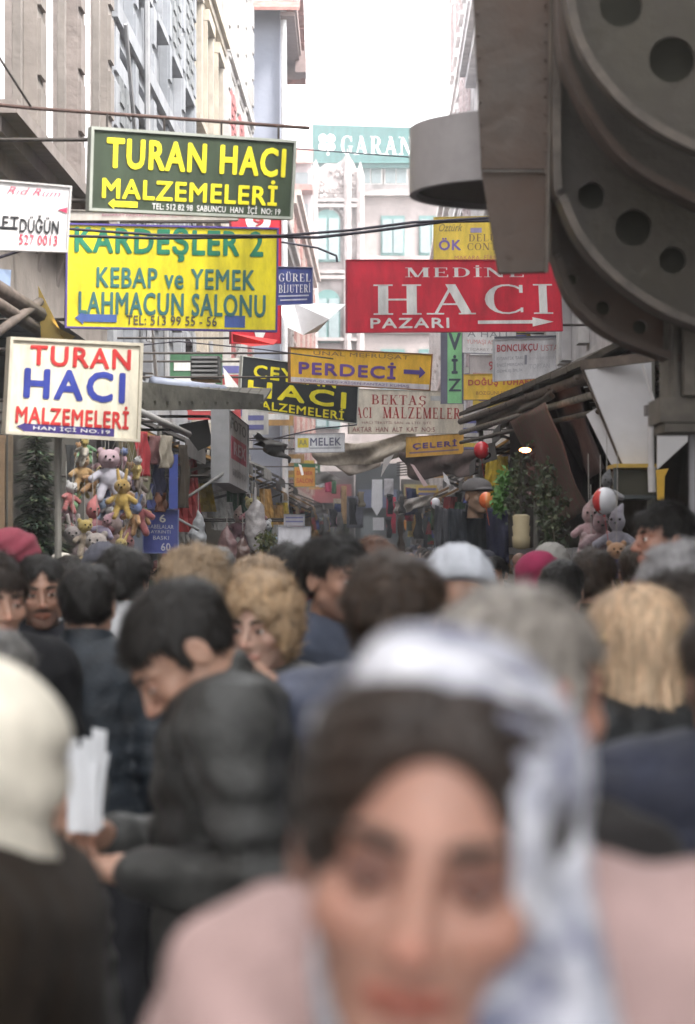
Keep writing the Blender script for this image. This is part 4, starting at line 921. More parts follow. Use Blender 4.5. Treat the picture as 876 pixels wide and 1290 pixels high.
person('black haired person seen from behind under the blank white board', PX(362,9.2), 9.2, dict(thick=.03), skin=SK1, hair=('thick', BLKH), top=('cloth', (0.055,0.055,0.061)), rz=2.8, H=HT(685,9.2), face=False)
person('light haired person with a pale top behind the bending man', PX(240,7.4), 7.4, dict(fem=1, thick=.03), skin=SK3, hair=('curly', (.42,.3,.19)), top=('cloth', (0.425,0.357,0.323)), rz=2.2, H=HT(692,7.4), face=False)
person('black haired person with a white collar left of the bending man', PX(152,8.2), 8.2, dict(thick=.035, collar=.09), skin=SK2, hair=('thick', BLKH), top=('cloth', (0.527,0.527,0.544)), rz=2.9, H=HT(689,8.2), face=False)
person('fair haired woman right behind the curly blonde woman', PX(322,9), 9, dict(fem=1, thick=.03), skin=SK3, hair=('curly', (.5,.36,.24)), top=('cloth', (0.110,0.110,0.165)), rz=2.2, H=HT(704,9), face=False)
person('reddish haired person behind the black haired man in grey blue', PX(468,12), 12, dict(fem=1, thick=.03), skin=SK1, hair=('thick', (.2,.09,.05)), top=('cloth', (0.083,0.072,0.066)), rz=2.0, H=HT(677,12), face=False)
person('woman in a maroon headscarf at the far left below the small green tree', PX(10,9.6), 9.6, dict(fem=1, thick=.03), skin=SK1, hair=('scarf', (.2,.04,.06)), top=('cloth', (0.083,0.028,0.039)), rz=2.0, H=HT(668,9.6), face=False)
person('grey haired person at the left edge in front of the navy grey jacket', PX(-14,4.6), 4.6, dict(thick=.03), skin=SK1, hair=('grey', (.22,.21,.2)), top=('cloth', (0.165,0.160,0.154)), rz=2.8, H=1.58, face=False)
# ------------------------------------------------------------------ the crowd further back: individuals
TOPS = [((.03,.03,.035),'black'),((.05,.055,.075),'navy'),((.12,.12,.125),'grey'),((.08,.06,.045),'brown'),((.28,.24,.2),'beige'),((.22,.04,.05),'dark red'),((.07,.09,.06),'olive'),((.35,.35,.38),'pale grey'),((.1,.14,.25),'blue'),((.02,.02,.02),'black')]
HRS = [('short',BLKH,'black short hair'),('thick',BLKH,'thick black hair'),('thick',BRNH,'brown hair'),('short',DBR,'short brown hair'),('curly',(.3,.19,.1),'curly light hair'),('scarf',(.5,.47,.42),'cream headscarf'),
       ('scarf',(.12,.12,.2),'dark headscarf'),('woolcap',(.08,.08,.1),'dark woollen cap'),('bald',(.3,.3,.3),'balding grey hair'),('long',(.09,.05,.03),'long brown hair'),('grey',(.3,.29,.28),'grey hair'),('scarf',(.25,.1,.11),'red headscarf')]
used = {}
n = 0; d = 11.2
cr = random.Random(11)
while d < 58:
    xs = np.linspace(XL(d)+.5, XR(d)-.45, 6 if d < 24 else 5)
    for j, x in enumerate(xs):
        x = x+cr.uniform(-.22,.22); y = d+cr.uniform(-.25,.25)
        hk = cr.choice(HRS); tc, tn = cr.choice(TOPS); fem = 1 if hk[0] in ('curly','scarf','long') else 0
        away = cr.random() < .68 or (j % 2 == 0 and y < 14); rz = (PI if away else 0)+cr.uniform(-.5,.5)
        H = cr.gauss(1.6, .05) if fem else cr.gauss(1.69, .045); H = min(H, 1.77)
        lab = 'person in %s %s with %s %s, %s %s' % (tn, 'coat' if fem else 'jacket', hk[2], 'from behind' if away else 'facing us', 'close by' if d < 17 else 'midway' if d < 32 else 'far off', ('on the left' if x < -.7 else 'on the right' if x > .8 else 'in the middle'))
        key = 'woman_walking' if fem else ('man_walking' if j % 2 else 'man_standing')
        oo = dict(fem=1, thick=.035, bot=.6, step=.14) if fem else (dict(thick=.032, step=.16) if j % 2 else dict(thick=.04, sw=.185))
        person(lab, x, y, oo, skin=cr.choice((SK1,SK2,SK3)), hair=hk[:2], top=('cloth', tuple(c*.62 for c in tc)), rz=rz, H=H, key=key, face=(not away and y < 24), res=dict(b=.022, h=.008, t=.018), topname='coat' if fem else 'jacket')

        used.setdefault(lab, []).append(1); n += 1
    d += .84 if d < 24 else 1.05
seen = {}
for o in COL.objects:
    if o.get('category') == 'person' and o['label'] in used: seen.setdefault(o['label'], []).append(o)
for k, v in seen.items():
    for o in v: o['group'] = 'people in the crowd along the street'
b = MB()
for k in range(150):
    y = cr.uniform(58.5, 88); x = cr.uniform(XL(y)+.4, XR(y)-.4); h = cr.gauss(1.64,.07); b.cm = cr.randrange(4)
    b.tube([(x,y,0),(x,y,.85),(x,y,h-.42),(x,y,h-.27)], [.12,.2,.23,.1], 7)
    for s_ in (-1,1): b.tube([(x+s_*.22,y,h-.33),(x+s_*.27,y-.03,h-.62),(x+s_*.24,y-.1,h-.85)], [.07,.055,.04], 5)
    b.cm = 4; b.sphere((x,y-.02,h-.13), (.075,.09,.115), 7, 5); b.cm = 5; b.sphere((x,y+.01,h-.085), (.085,.1,.09), 7, 5)
tag(b.build('distant_crowd', [cloth(c) for c in ((.04,.04,.05),(.15,.14,.14),(.08,.06,.05),(.2,.07,.07))]+[mat('skin_far', SK1, .6), mat('hair', BLKH, .42)], smooth=True), 'mass of people filling the far end of the street', 'crowd', kind='stuff')
# ------------------------------------------------------------------ dark iron canopy at the upper right
irn = mat('weathered_iron', (.085,.07,.06), .65, .4, 2.2, .5, 14, col2=(.085,.05,.034))
irn2 = mat('olive_iron', (.075,.066,.05), .7, .4, 2.5, .4, 18, col2=(.062,.052,.046))
wear = mat('worn_iron_edge', (.13,.105,.085), .5, .3, 9)
drm = mat('grey_sheet_metal', (.34,.32,.325), .45, .12, 4, .1, 30)
can = empty('iron_canopy', (1.1, 8.4, 2.4), 'dark riveted iron canopy with curved perforated plates filling the upper right corner', 'canopy')
def plate(name, outline, holes, d, th, m, parent):
    cu = bpy.data.curves.new('c', 'CURVE'); cu.dimensions = '2D'; cu.fill_mode = 'BOTH'; cu.extrude = th/2
    for pts in [outline]+[[(x+r*math.cos(a*PI/12), y+r*math.sin(a*PI/12)) for a in range(24)] for x, y, r in holes]:
        sp = cu.splines.new('POLY'); sp.points.add(len(pts)-1); sp.use_cyclic_u = True
        for p, q in zip(sp.points, pts): p.co = (q[0]/100, q[1]/100, 0, 1)
    o = bpy.data.objects.new('c', cu); me = bpy.data.meshes.new_from_object(o); b = MB()
    b.add([at(v.co.x*100, v.co.y*100, d)+Vector((0, v.co.z, 0)) for v in me.vertices], [tuple(p.vertices) for p in me.polygons])
    bpy.data.objects.remove(o); bpy.data.curves.remove(cu); bpy.data.meshes.remove(me)
    return b.build(name, m, parent)
def smooth(pts, n=5):
    out = []
    P = [pts[0]]+pts+[pts[-1]]
    for i in range(1, len(P)-2):
        for k in range(n):
            t = k/n; a, b, c, e = (np.array(P[i+j], float) for j in (-1,0,1,2))
            out.append(tuple(.5*((2*b)+(-a+c)*t+(2*a-5*b+4*c-e)*t*t+(-a+3*b-3*c+e)*t**3)))
    out.append(pts[-1]); return out
pa = plate('fascia_plate', [(594,-60),(698,-60),(691,214),(607,214)], [], 8.3, .05, irn, can)
pb_ = plate('fascia_plate', [(607.3,217),(691,217),(689,343),(628,345)], [], 8.31, .05, irn, can)
b = MB()
b.tube([at(696,-60,8.26), at(689,343,8.26)], .008, 6); b.tube([at(608,216,8.265), at(691,216,8.265)], .005, 6)
b.build('edge_trim', wear, can)
b = MB()
for k in range(17): b.sphere(at(688-.0*k, -40+k*23, 8.27), .006, 6, 4)
for k in range(9): b.sphere(at(600+k*.9, -40+k*28, 8.27), .006, 6, 4)
tag(b.build('rivet', irn, can), kind='stuff')
# drum
b = MB(); cx, cy, r = .65, 8.85, .42; N = 40; ang = [PI*.42+k*(PI*1.16)/N for k in range(N+1)]
vs = []
for a in ang:
    for rr, z in ((r,3.055),(r,3.30),(r-.025,3.30),(r-.025,3.055)): vs.append((cx+rr*math.cos(a), cy+rr*math.sin(a), z))
fs = []
for k in range(N):
    for j in range(4): fs.append((k*4+j, k*4+(j+1)%4, (k+1)*4+(j+1)%4, (k+1)*4+j))
fs += [(0,1,2,3), (N*4+3,N*4+2,N*4+1,N*4)]
b.add(vs, fs); b.build('drum_band', drm, can)
b = MB(); b.prism([(cx+(r-.027)*math.cos(a), cy+(r-.027)*math.sin(a), 3.075) for a in ang], (0,0,.02)); b.build('drum_floor', irn2, can)
AR = {'A': [(703,-60),(712,20),(730,75),(770,130),(820,170),(900,210)], 'B': [(698,-60),(699,60),(715,115),(750,178),(800,228),(900,280)],
      'C': [(694,-60),(692,215),(702,262),(726,312),(770,360),(830,400),(900,428)], 'D': [(693,120),(690,300),(695,335),(716,385),(760,425),(835,456),(900,475)]}
for k, d, hol, m in (('A',7.5,[(782,8,27),(846,76,29)],irn2), ('B',7.9,[],irn2), ('C',8.3,[(745,247,17),(798,287,23),(847,328,17)],irn2), ('D',8.75,[(720,352,7),(760,388,9),(806,412,9)],irn)):
    a = smooth(AR[k]); top = -60 if k != 'D' else 120
    plate('curved_plate', a+[(900, top)], hol, d, .03, m, can)
    rb_ = MB()      # rim standing forward from the plate's lower edge
    for i in range(len(a)-1):
        p, q = at(*a[i], d), at(*a[i+1], d); dn = (q-p).cross(Vector((0,1,0))).normalized()*.028
        w = .16 if k != 'A' else .1
        f0, f1 = Vector((0,-w,0)), Vector((0,.0,0))
        rb_.add([p+f0, q+f0, q+f1, p+f1, p+f0+dn, q+f0+dn, q+f1+dn, p+f1+dn], [(0,1,2,3),(7,6,5,4),(0,4,5,1),(3,2,6,7),(0,3,7,4),(1,5,6,2)])
    rb_.build('curved_rim', wear if k in 'AC' else irn, can)
    for x, y, r in hol:
        hb_ = MB(); c = at(x, y, d+.16); rr = r/FPX*d*1.25
        hb_.prism([c+Vector((rr*math.cos(t*PI/10), 0, rr*math.sin(t*PI/10))) for t in range(20)], (0,.02,0)); hb_.build('hole_backing', mat('hole_shade', (.05,.048,.036), .9), can)  # dark disc behind each hole, coloured to stand in for the shade inside
    bt = MB()
    for i in range(2, len(a)-1, 2): bt.sphere(at(a[i][0]+10, a[i][1]-10, d-.016), .011, 8, 5)
    tag(bt.build('bolt', irn, can), kind='stuff')
b = MB(); b.box(1.05, 3, 8.95, 9.2, 2.75, 4.2); b.build('back_beam', irn2, can)
b = MB(); b.box(at(838,0,8.7).x, 1.7, 8.6, 8.85, at(0,502,8.7).z, at(0,385,8.7).z); b.box(at(858,0,8.6).x, 1.6, 8.5, 8.59, at(0,500,8.6).z, at(0,392,8.6).z)
b.box(at(846,0,8.6).x, at(852,0,8.6).x, 8.56, 8.595, at(0,500,8.6).z, at(0,400,8.6).z); b.build('post_head', mat('post_paint', (.17,.15,.125), .7, .3, 5), can)
b = MB(); b.box(at(826,0,8.7).x, 1.72, 8.56, 8.9, at(0,534,8.7).z, at(0,503,8.7).z); b.box(at(832,0,8.7).x, 1.72, 8.57, 8.89, at(0,546,8.7).z, at(0,535,8.7).z); b.build('post_capital', mat('post_paint', (.17,.15,.125), .7, .3, 5), can)
b = MB(); b.tube([(at(874,0,8.75).x,8.75,0),(at(874,0,8.75).x,8.75,at(0,546,8.75).z)], .016, 10); b.build('post', mat('grey_post', (.33,.32,.34), .5), can)
b = MB(); b.box(1.72, XR(8.7), 8.5, 9.0, 2.3, 4.2); b.build('wall_bracket', irn2, can)
# ------------------------------------------------------------------ cloths
def drape(name, label, cat, quad, dl, dr, col, folds=5, amp=.03, n=16, parent=None, group=None, sag=0, kind='cloth', thick=.004, m=None, dense=1):
    """cloth between four photo corners (TL TR BR BL), folded and sagging"""
    c = [at(*quad[0], dl), at(*quad[1], dr), at(*quad[2], dr), at(*quad[3], dl)] if not hasattr(dl, '__len__') else [at(*q, e) for q, e in zip(quad, dl)]
    nn = ((c[1]-c[0]).cross(c[0]-c[3])).normalized(); b = MB(); N = n; ph = random.random()*6
    top = []; bot = []
    for i in range(N+1):
        for j in range(N+1):
            s, t = i/N, j/N; p = (c[0]*(1-s)+c[1]*s)*(1-t)+(c[3]*(1-s)+c[2]*s)*t
            a = amp*math.sin(s*folds*2*PI+ph+1.3*math.sin(t*3+ph))*(.35+.65*t)+amp*.4*math.sin(t*9+s*7+ph)
            p = p+nn*a-Vector((0,0,sag*(4*s*(1-s))*(1-.3*t))); top.append(p); bot.append(p+nn*thick)
    M_ = N+1; K = M_*M_; fs = []
    for i in range(N):
        for j in range(N):
            a = i*M_+j; fs.append((a, a+1, a+M_+1, a+M_)); fs.append((K+a, K+a+M_, K+a+M_+1, K+a+1))
    for i in range(N):
        for a, e in ((i*M_, (i+1)*M_), ((i+1)*M_+N, i*M_+N), (i+1, i), (N*M_+i, N*M_+i+1)): fs.append((a, e, K+e, K+a))
    b.add(top+bot, fs)
    o = b.build(name, m or cloth(col, kind), parent, smooth=True)
    return tag(o, label, cat, group) if not parent else o
def rod(name, label, cat, p, q, r, col, parent=None, group=None, n=8, mt=None):
    b = MB(); b.tube([p, q], r, n); o = b.build(name, mt or mat('painted_metal', col, .45), parent, smooth=True)
    return tag(o, label, cat, group) if not parent else o
# right hand stall
rs = empty('market_stall', (1.6, 16, 0), 'covered stall on the right with dark brown sloping awning over toys and greenery', 'stall')
tarp = mat('brown_tarpaulin', (.085,.068,.05), .8, .3, 6, .4, 30)
b = MB(); o1_, o2_ = at(737,459,12.6), at(578,524,21.5); i1_, i2_ = Vector((XR(12.6)-.02,12.6,3.12)), Vector((XR(21.5)-.02,21.5,3.3))
for k in range(11):
    s0, s1 = k/11, (k+1)/11-.004; e = Vector((0,0,-.006*math.sin(k*2)))
    b.prism([o1_.lerp(o2_, s0)+e, o1_.lerp(o2_, s1)+e, i1_.lerp(i2_, s1), i1_.lerp(i2_, s0)], (0,0,.035))
b.build('awning_sheet', tarp, rs)
for dz, r, c in ((-.05,.03,(.13,.1,.08)), (-.15,.022,(.28,.25,.21)), (-.24,.016,(.1,.08,.06))):
    b = MB(); b.tube([o1_+Vector((.04+dz*-.3,0,dz)), o2_+Vector((.02,0,dz))], r, 8); b.build('awning_beam', mat('beam_wood', c, .7, .3, 12), rs, smooth=True)
for k in range(7):
    p = o1_.lerp(o2_, .05+k*.15)+Vector((0,0,-.05)); b = MB(); b.tube([p, Vector((XR(p.y)-.03, p.y, p.z+.1))], .018, 6); b.build('rafter', mat('beam_wood', (.13,.1,.08), .7, .3, 12), rs)
drape('valance', None, None, [(600,527),(700,484),(700,500),(603,545)], 20.2, 14.2, (.12,.1,.08), 3, .02, parent=rs)
for d, x in ((12.7,1.62),(17,1.35),(21.4,1.2)):
    b = MB(); b.tube([(x,d,0),(x,d,2.9)], .022, 8); b.build('post', mat('stall_post', (.2,.19,.17), .6), rs)
b = MB()
for k in range(8): b.box(1.45, 2.0, 12.8+k*1.08, 13.83+k*1.08, .84, .9)
b.build('counter', mat('counter_wood', (.2,.14,.09), .7, .3, 10), rs)
b = MB(); b.box(1.5, 1.52, 12.8, 21.4, 0, .84); b.build('counter_front', tarp, rs)
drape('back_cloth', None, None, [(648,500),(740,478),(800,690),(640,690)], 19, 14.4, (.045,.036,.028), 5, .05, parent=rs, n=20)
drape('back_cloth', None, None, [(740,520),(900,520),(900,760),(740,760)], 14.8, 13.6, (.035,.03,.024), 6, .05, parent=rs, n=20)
drape('hanging_rug', 'mottled olive and pink rug hanging at a slant under the brown awning', 'rug', [(645,530),(690,505),(742,640),(712,660)], 16.4, 14.3, (.17,.14,.10), 2, .02, m=mat('rug_weave', (.15,.14,.09), .95, scale=16, col2=(.22,.09,.09), bump=.4))
drape('hanging_rug', 'purplish brown cloth hanging beside the white awning cheek', 'rug', [(690,492),(728,480),(762,590),(740,606)], 15.0, 13.4, (.13,.085,.095), 2, .02, m=mat('rug_weave', (.14,.1,.1), .95, scale=14, col2=(.08,.06,.06), bump=.4))
ck = empty('awning_cheek', at(790,590,12.5), 'large off white side panel of the awning under the iron canopy', 'panel')
b = MB(); b.prism([at(737,466,12.4), at(821,456,12.4), at(824,585,12.4), at(786,587,12.4)], (0,.03,0)); b.build('panel', mat('white_panel', (.68,.67,.69), .55, .08, 3), ck)
b = MB(); b.bar(at(733,460,12.45), at(826,449,12.25), .03, .05); b.bar(at(735,464,12.46), at(787,590,12.46), .025, .025); b.build('frame', mat('beam_wood', (.13,.1,.08), .7, .3, 12), ck)
b = MB(); b.tube([at(810,459,12.2), at(827,516,12.2)], .008, 8); b.tube([at(820,515,12.2), at(821,588,12.2)], .015, 8); b.tube([at(821,588,12.2), at(822,620,12.2)], .02, 8); b.build('stay_rod', mat('painted_metal', (.62,.6,.6), .45), ck)
b = MB(); b.box(at(812,0,12.2).x, at(818,0,12.2).x, 12.14, 12.22, at(0,524,12.2).z, at(0,511,12.2).z); b.build('latch', mat('latch', (.2,.18,.17), .5), ck)
b = MB(); b.prism([at(739,522,12.9), at(753,513,12.9), at(788,582,12.7), at(772,588,12.7)], (0,.02,0)); tag(b.build('white_board', mat('white_panel', (.60,.59,.61), .55, .06, 3)), 'narrow slanting white board left of the off white awning cheek', 'board')
b = MB(); b.prism([at(829,541,11), at(867,539,11), at(867,556,11), at(829,591,11)], (0,.03,0)); b.prism([at(858,528,11.02), at(867,524,11.02), at(867,538,11.02), at(846,538,11.02)], (0,.03,0)); tag(b.build('white_flap', mat('white_flap', (.78,.77,.78), .5, .04)), 'bright white folded awning flap beside the grey post at the right', 'flap')
ks = empty('display_frame', at(795,632,12.4), 'dark glazed display frame with a yellow top strip under the awning cheek', 'display')
b = MB(); x0, x1, z0, z1 = at(771,0,12.4).x, at(826,0,12.4).x, at(0,624,12.4).z, at(0,590,12.4).z
b.box(x0,x1,12.3,12.34,z0-.02,z0); b.box(x0,x0+.015,12.3,12.34,z0,z1); b.box(x1-.015,x1,12.3,12.34,z0,z1); b.box(x0,x1,12.6,12.64,z0-.02,z0); b.build('frame', mat('frame_dark', (.06,.07,.07), .4), ks)
b = MB(); b.box(x0,x1,12.28,12.66,z1,z1+.02); b.build('top_strip', mat('yellow_paint', (.55,.36,.06), .5), ks)
b = MB(); b.box(x0+.02,x1-.02,12.34,12.6,z0+.002,z1-.01); b.build('box', mat('olive_box', (.06,.055,.03), .5), ks)
b = MB(); b.prism([at(827,592,12.1), at(843,590,12.1), at(838,600,12.1), at(837,630,12.1), at(829,630,12.1), at(828,604,12.1)], (0,.02,0)); tag(b.build('yellow_bracket', mat('yellow_paint2', (.75,.45,.05), .5)), 'bright yellow bracket right of the dark display frame', 'bracket')
b = MB(); b.sphere(at(662,567,14), (.034,.03,.014), 12, 8); lp = b.build('lamp', mat('lamp_glow', (.9,.3,.1), .4, emit=((1,.32,.1), 5)), smooth=True); tag(lp, 'small red orange lamp glowing under the brown awning', 'lamp')
# greenery
def leaves(name, label, cat, cpts, spread, n, size, cols, parent=None, stem=None, group=None):
    root = empty(name, cpts[-1], label, cat, group); b = MB(); cm = [mat('leaf', c, .55, .2) for c in cols]
    for k in range(n):
        t = rng.random()*(len(cpts)-1); i = min(int(t), len(cpts)-2); c = cpts[i].lerp(cpts[i+1], t-i); sp = spread[i]+(spread[i+1]-spread[i])*(t-i) if hasattr(spread, '__len__') else spread
        u = rng.normal(size=3); u /= np.linalg.norm(u); p = c+Vector(u*sp*rng.random()**.4); q = Vector(rng.normal(size=3)).normalized(); r_ = q.cross(Vector(rng.normal(size=3))).normalized(); L = size*(.6+.8*rng.random())
        b.cm = int(rng.integers(len(cols))); m_ = p+q*L*.5+Vector((0,0,L*.12)); b.add([p, m_+r_*L*.28, p+q*L, m_-r_*L*.28], [(0,1,2),(0,2,3)])
    tag(b.build('foliage', cm, root), kind='stuff')
    b = MB(); b.tube([c for c in cpts], .006, 5); b.build('stem', mat('stem', (.06,.05,.03), .8), root); return root
leaves('ivy_garland', 'dark green ivy garland hanging under the brown awning', 'plant', [at(655,575,14.4), at(650,610,14.3), at(648,650,14.2)], [.03,.06,.08], 420, .03, [(.04,.06,.025),(.06,.085,.04),(.025,.04,.02)])
leaves('ivy_garland', 'bright green leafy plant at the left end of the brown awning', 'plant', [at(640,598,14.8), at(634,622,14.8), at(628,645,14.8)], [.04,.08,.03], 300, .04, [(.10,.24,.05),(.07,.18,.04),(.16,.32,.10)])
leaves('ivy_garland', 'loose olive green creeper in the dark middle of the stall on the right', 'plant', [at(688,590,14.6), at(694,640,14.4), at(700,690,14.2)], [.06,.12,.1], 600, .035, [(.05,.075,.03),(.1,.12,.06),(.03,.05,.02)])
leaves('ivy_garland', 'thin dark creeper hanging from the far awning beam', 'plant', [at(668,560,15), at(672,600,15), at(676,640,15)], [.03,.05,.05], 260, .03, [(.05,.07,.03),(.12,.05,.04)])
ln = empty('paper_lantern', at(657,692,13), 'beige ribbed lantern hanging below the ivy', 'lantern')
b = MB(); Z = [at(0,y,13).z for y in (692,690,676,675,663,662,650,648)]; pts = [Vector((at(657,0,13).x,13,z)) for z in Z]; b.tube(pts, [.02,.046,.05,.043,.05,.043,.048,.03], 14); b.build('shade', mat('lantern_paper', (.34,.28,.17), .7, .1), ln, smooth=True)
b = MB(); b.tube([pts[-1], pts[-1]+Vector((0,0,.35))], .004, 5); b.build('cord', iron, ln)
# ------------------------------------------------------------------ toys
def plush_sdf(P, kind):
    x = np.abs(P[:,0]); S = np.stack([x, P[:,1], P[:,2]], 1).astype(np.float32)
    d = ell(P, (0,0,-.1), (.075,.06,.085)); h = ell(P, (0,-.01,.04), (.08,.07,.07) if kind != 'doll' else (.055,.055,.06)); d = smin(d, h, .02)
    if kind == 'bear':
        d = smin(d, ell(S, (.06,0,.1), (.026,.015,.026)), .008); d = smin(d, ell(P, (0,-.07,.025), (.03,.025,.022)), .008)
    if kind == 'bunny':
        d = smin(d, cap(S, (.03,0,.1), (.045,.01,.2), .02, .016), .01); d = smin(d, ell(P, (0,-.07,.025), (.025,.02,.02)), .008)
    if kind == 'doll':
        d = smin(d, cap(P, (0,0,.08), (.03,.02,.15), .045, .012), .01)
    d = smin(d, cap(S, (.06,-.01,-.06), (.13,-.05,-.11), .026, .028), .012); d = smin(d, cap(S, (.04,-.01,-.16), (.075,-.05,-.25), .034, .032), .012)
    return d+.0015*nz(P, 120)
TG = {}
def toy(kind, label, px, py, d, s, cols, rz=0, hang=True, roll=0):
    root = empty('plush_toy', at(px, py, d), label, 'toy'); root.rotation_euler = (0, roll, rz); root.scale = (s*.78,)*3; cols = [tuple(np.array(c)*.6+.07) for c in cols]
    P, Q = cached(('plush', kind), lambda: nets(lambda P: plush_sdf(P, kind), (-.2,-.13,-.31), (.2,.1,.24), .009))
    if kind not in TG:
        Pf = P; hd = P[:,2] > -.03; hd2 = Q.min(1)*0
        qa = Q[hd[Q].all(1)]; qb = Q[~hd[Q].all(1)]
        TG[kind] = (jmesh('toy_head', [(P, qa)], mat('plush', cols[0], .95)), jmesh('toy_body', [(P, qb)], mat('plush', cols[1], .95)))
        for me in TG[kind]:
            import bmesh
            bm = bmesh.new(); bm.from_mesh(me); bmesh.ops.delete(bm, geom=[v for v in bm.verts if not v.link_faces], context='VERTS'); bm.to_mesh(me); bm.free()
    for me, nm, c in zip(TG[kind], ('head', 'body'), cols):
        o = link(nm, me, root); o.material_slots[0].link = 'OBJECT'; o.material_slots[0].material = mat('plush', c, .95, .15, 30, .5, 150, sheen=.3)
    ey = TG.setdefault('eye', None) or TG.update(eye=MB().sphere((0,0,0), .009, 8, 6).mesh('toy_eye', mat('bead_black', (.01,.01,.01), .1), True)) or TG['eye']
    for sd in (-1, 1): e = link('eye', ey, root); e.location = (sd*.028, -.078 if kind != 'doll' else -.062, .055)
    b = MB(); b.sphere((0,-.094 if kind != 'doll' else -.068,.032), (.011,.008,.008), 8, 6); b.build('nose', mat('bead_black', (.01,.01,.01), .1), root, world=False)
    if hang: b = MB(); b.tube([(0,0,.1),(0,.01,.5)], .003, 5); b.build('string', mat('string', (.4,.38,.35), .9), root, world=False)
    return root
TB = 15.5
toy('bear', 'big pale pink plush bear hanging just under the cream sign', 137, 585, TB, 1.15, ((.62,.42,.48),(.6,.58,.68)), .2)
toy('bunny', 'white and blue plush rabbit below the pale pink bear', 132, 622, TB+.3, .95, ((.62,.66,.75),(.3,.4,.6)), -.3)
toy('bunny', 'yellow orange plush hanging like a banana beside the rabbit', 154, 618, TB-.2, .85, ((.75,.45,.05),(.8,.5,.04)), 0)
toy('bear', 'pinkish white bear with dark eyes in a red shirt beside the blue poster', 173, 636, TB+.2, .95, ((.62,.5,.46),(.42,.04,.05)), .15)
toy('doll', 'red capped doll with a pink face in the middle of the toys', 117, 650, TB-.1, 1.1, ((.5,.1,.1),(.4,.12,.14)), .3)
toy('bear', 'orange brown plush hanging at the upper left of the toys', 103, 585, TB+.4, .85, ((.45,.24,.07),(.55,.3,.06)), .4)
toy('doll', 'small green doll at the very top of the toys', 108, 558, TB+.5, .6, ((.15,.5,.1),(.12,.35,.12)), .1)
toy('bear', 'yellow plush with a pale face low among the toys', 107, 668, TB-.3, .8, ((.7,.5,.08),(.55,.42,.3)), .5)
toy('bear', 'cream plush bear with a yellow belly just above the heads', 122, 690, TB-.5, 1.1, ((.65,.55,.5),(.7,.5,.15)), -.2)
toy('bunny', 'grey rose plush rabbit left of the red capped doll', 92, 680, TB-.3, 1.0, ((.4,.33,.32),(.42,.3,.3)), .1)
toy('doll', 'brown doll hanging behind the rabbit', 84, 655, TB+.3, 1.0, ((.2,.12,.08),(.25,.2,.15)), .6)
toy('bunny', 'long limbed pinkish plush between the doll and the red shirted bear', 142, 668, TB, 1.1, ((.5,.36,.34),(.35,.2,.18)), -.4)
toy('doll', 'dark red doll low beside the blue poster', 160, 690, TB-.2, 1.1, ((.3,.05,.05),(.38,.05,.06)), .2)
toy('bear', 'grey brown bear at the left edge above the heads', 62, 700, TB-.3, 1.1, ((.38,.34,.3),(.3,.27,.24)), .2)
tj = random.Random(21); WD = ['pink','white','yellow','red','brown','blue','orange','green','cream','lilac']; WC = [(.6,.3,.36),(.62,.6,.6),(.7,.5,.08),(.5,.06,.06),(.2,.12,.07),(.15,.22,.5),(.6,.28,.06),(.14,.35,.12),(.55,.48,.38),(.4,.33,.5)]
TP = set()
while len(TP) < 26:
    k1, k2, kk = tj.randrange(10), tj.randrange(10), tj.choice(['bear','bunny','doll'])
    if (k1, k2, kk) in TP or k1 == k2: continue
    TP.add((k1, k2, kk))
    toy(kk, 'small %s with %s head and %s body in the jumble of toys' % ({'bear':'bear','bunny':'rabbit','doll':'doll'}[kk], WD[k1], WD[k2]), 84+tj.random()*98, 560+tj.random()*135, TB+tj.uniform(-.35,.5), tj.uniform(.45,.75), (WC[k1], WC[k2]), tj.uniform(-1.2,1.2), roll=tj.uniform(-.5,.5))
for (px, py, k, lab, c) in ((318,640,'bear','plush bear in bright colours right of the lightbox sign',((.55,.45,.12),(.45,.12,.15))), (300,655,'doll','small doll in maroon below the lightbox sign',((.45,.3,.25),(.2,.05,.08))), (333,668,'bear','pale blue and white plush beside the plastic bags',((.6,.6,.62),(.25,.4,.55)))):
    toy(k, lab, px, py, 19, .95, c, .2)
toy('bear', 'white teddy hanging from the right stall above the crowd', 745, 690, 12.5, .85, ((.5,.32,.33),(.4,.15,.2)), .3)
toy('doll', 'grey lilac doll hanging under the red and white balloon', 778, 665, 12.1, 1.0, ((.42,.38,.46),(.3,.28,.36)), -.3)
toy('doll', 'dark rose doll left of the grey lilac doll', 757, 668, 12.3, 1.0, ((.25,.1,.12),(.2,.08,.1)), .1)
toy('bear', 'orange and purple round plush just over the heads at the right', 777, 700, 11.4, .75, ((.55,.25,.08),(.12,.1,.35)), 0)
toy('doll', 'pink doll at the left end of the hanging toys on the right stall', 742, 655, 12.6, .9, ((.5,.28,.28),(.55,.3,.32)), .2)
toy('doll', 'black and white striped figure on top of the red balloon', 765, 612, 12.2, .7, ((.05,.05,.06),(.4,.4,.42)), .1)
def balloon(label, px, py, d, r, c1, c2, sp=.0):
    root = empty('balloon', at(px, py, d), label, 'balloon')
    b = MB(); b.sphere((0,0,0), (r, r, r*1.12), 18, 12); b.cm = 0
    me = b.mesh('skin', [mat('balloon_skin', c1, .25, .05, spec=.6), mat('balloon_skin', c2, .25, .05, spec=.6)], True)
    for p in me.polygons: p.material_index = 1 if (p.center.x*.8-p.center.y*.5) > sp*r else 0
    link('skin', me, root); b = MB(); b.tube([(0,0,-r*1.1),(0,0,-r*1.3)], [.003,.008], 6); b.tube([(0,0,-r*1.2),(.02,0,-r*3.4)], .0015, 4); b.build('knot', mat('balloon_skin', c1, .25, .05, spec=.6), root, world=False)
balloon('red balloon with a large white patch hanging right of the slanting board', 762, 631, 12, .062, (.5,.04,.04), (.66,.66,.7), -.1)
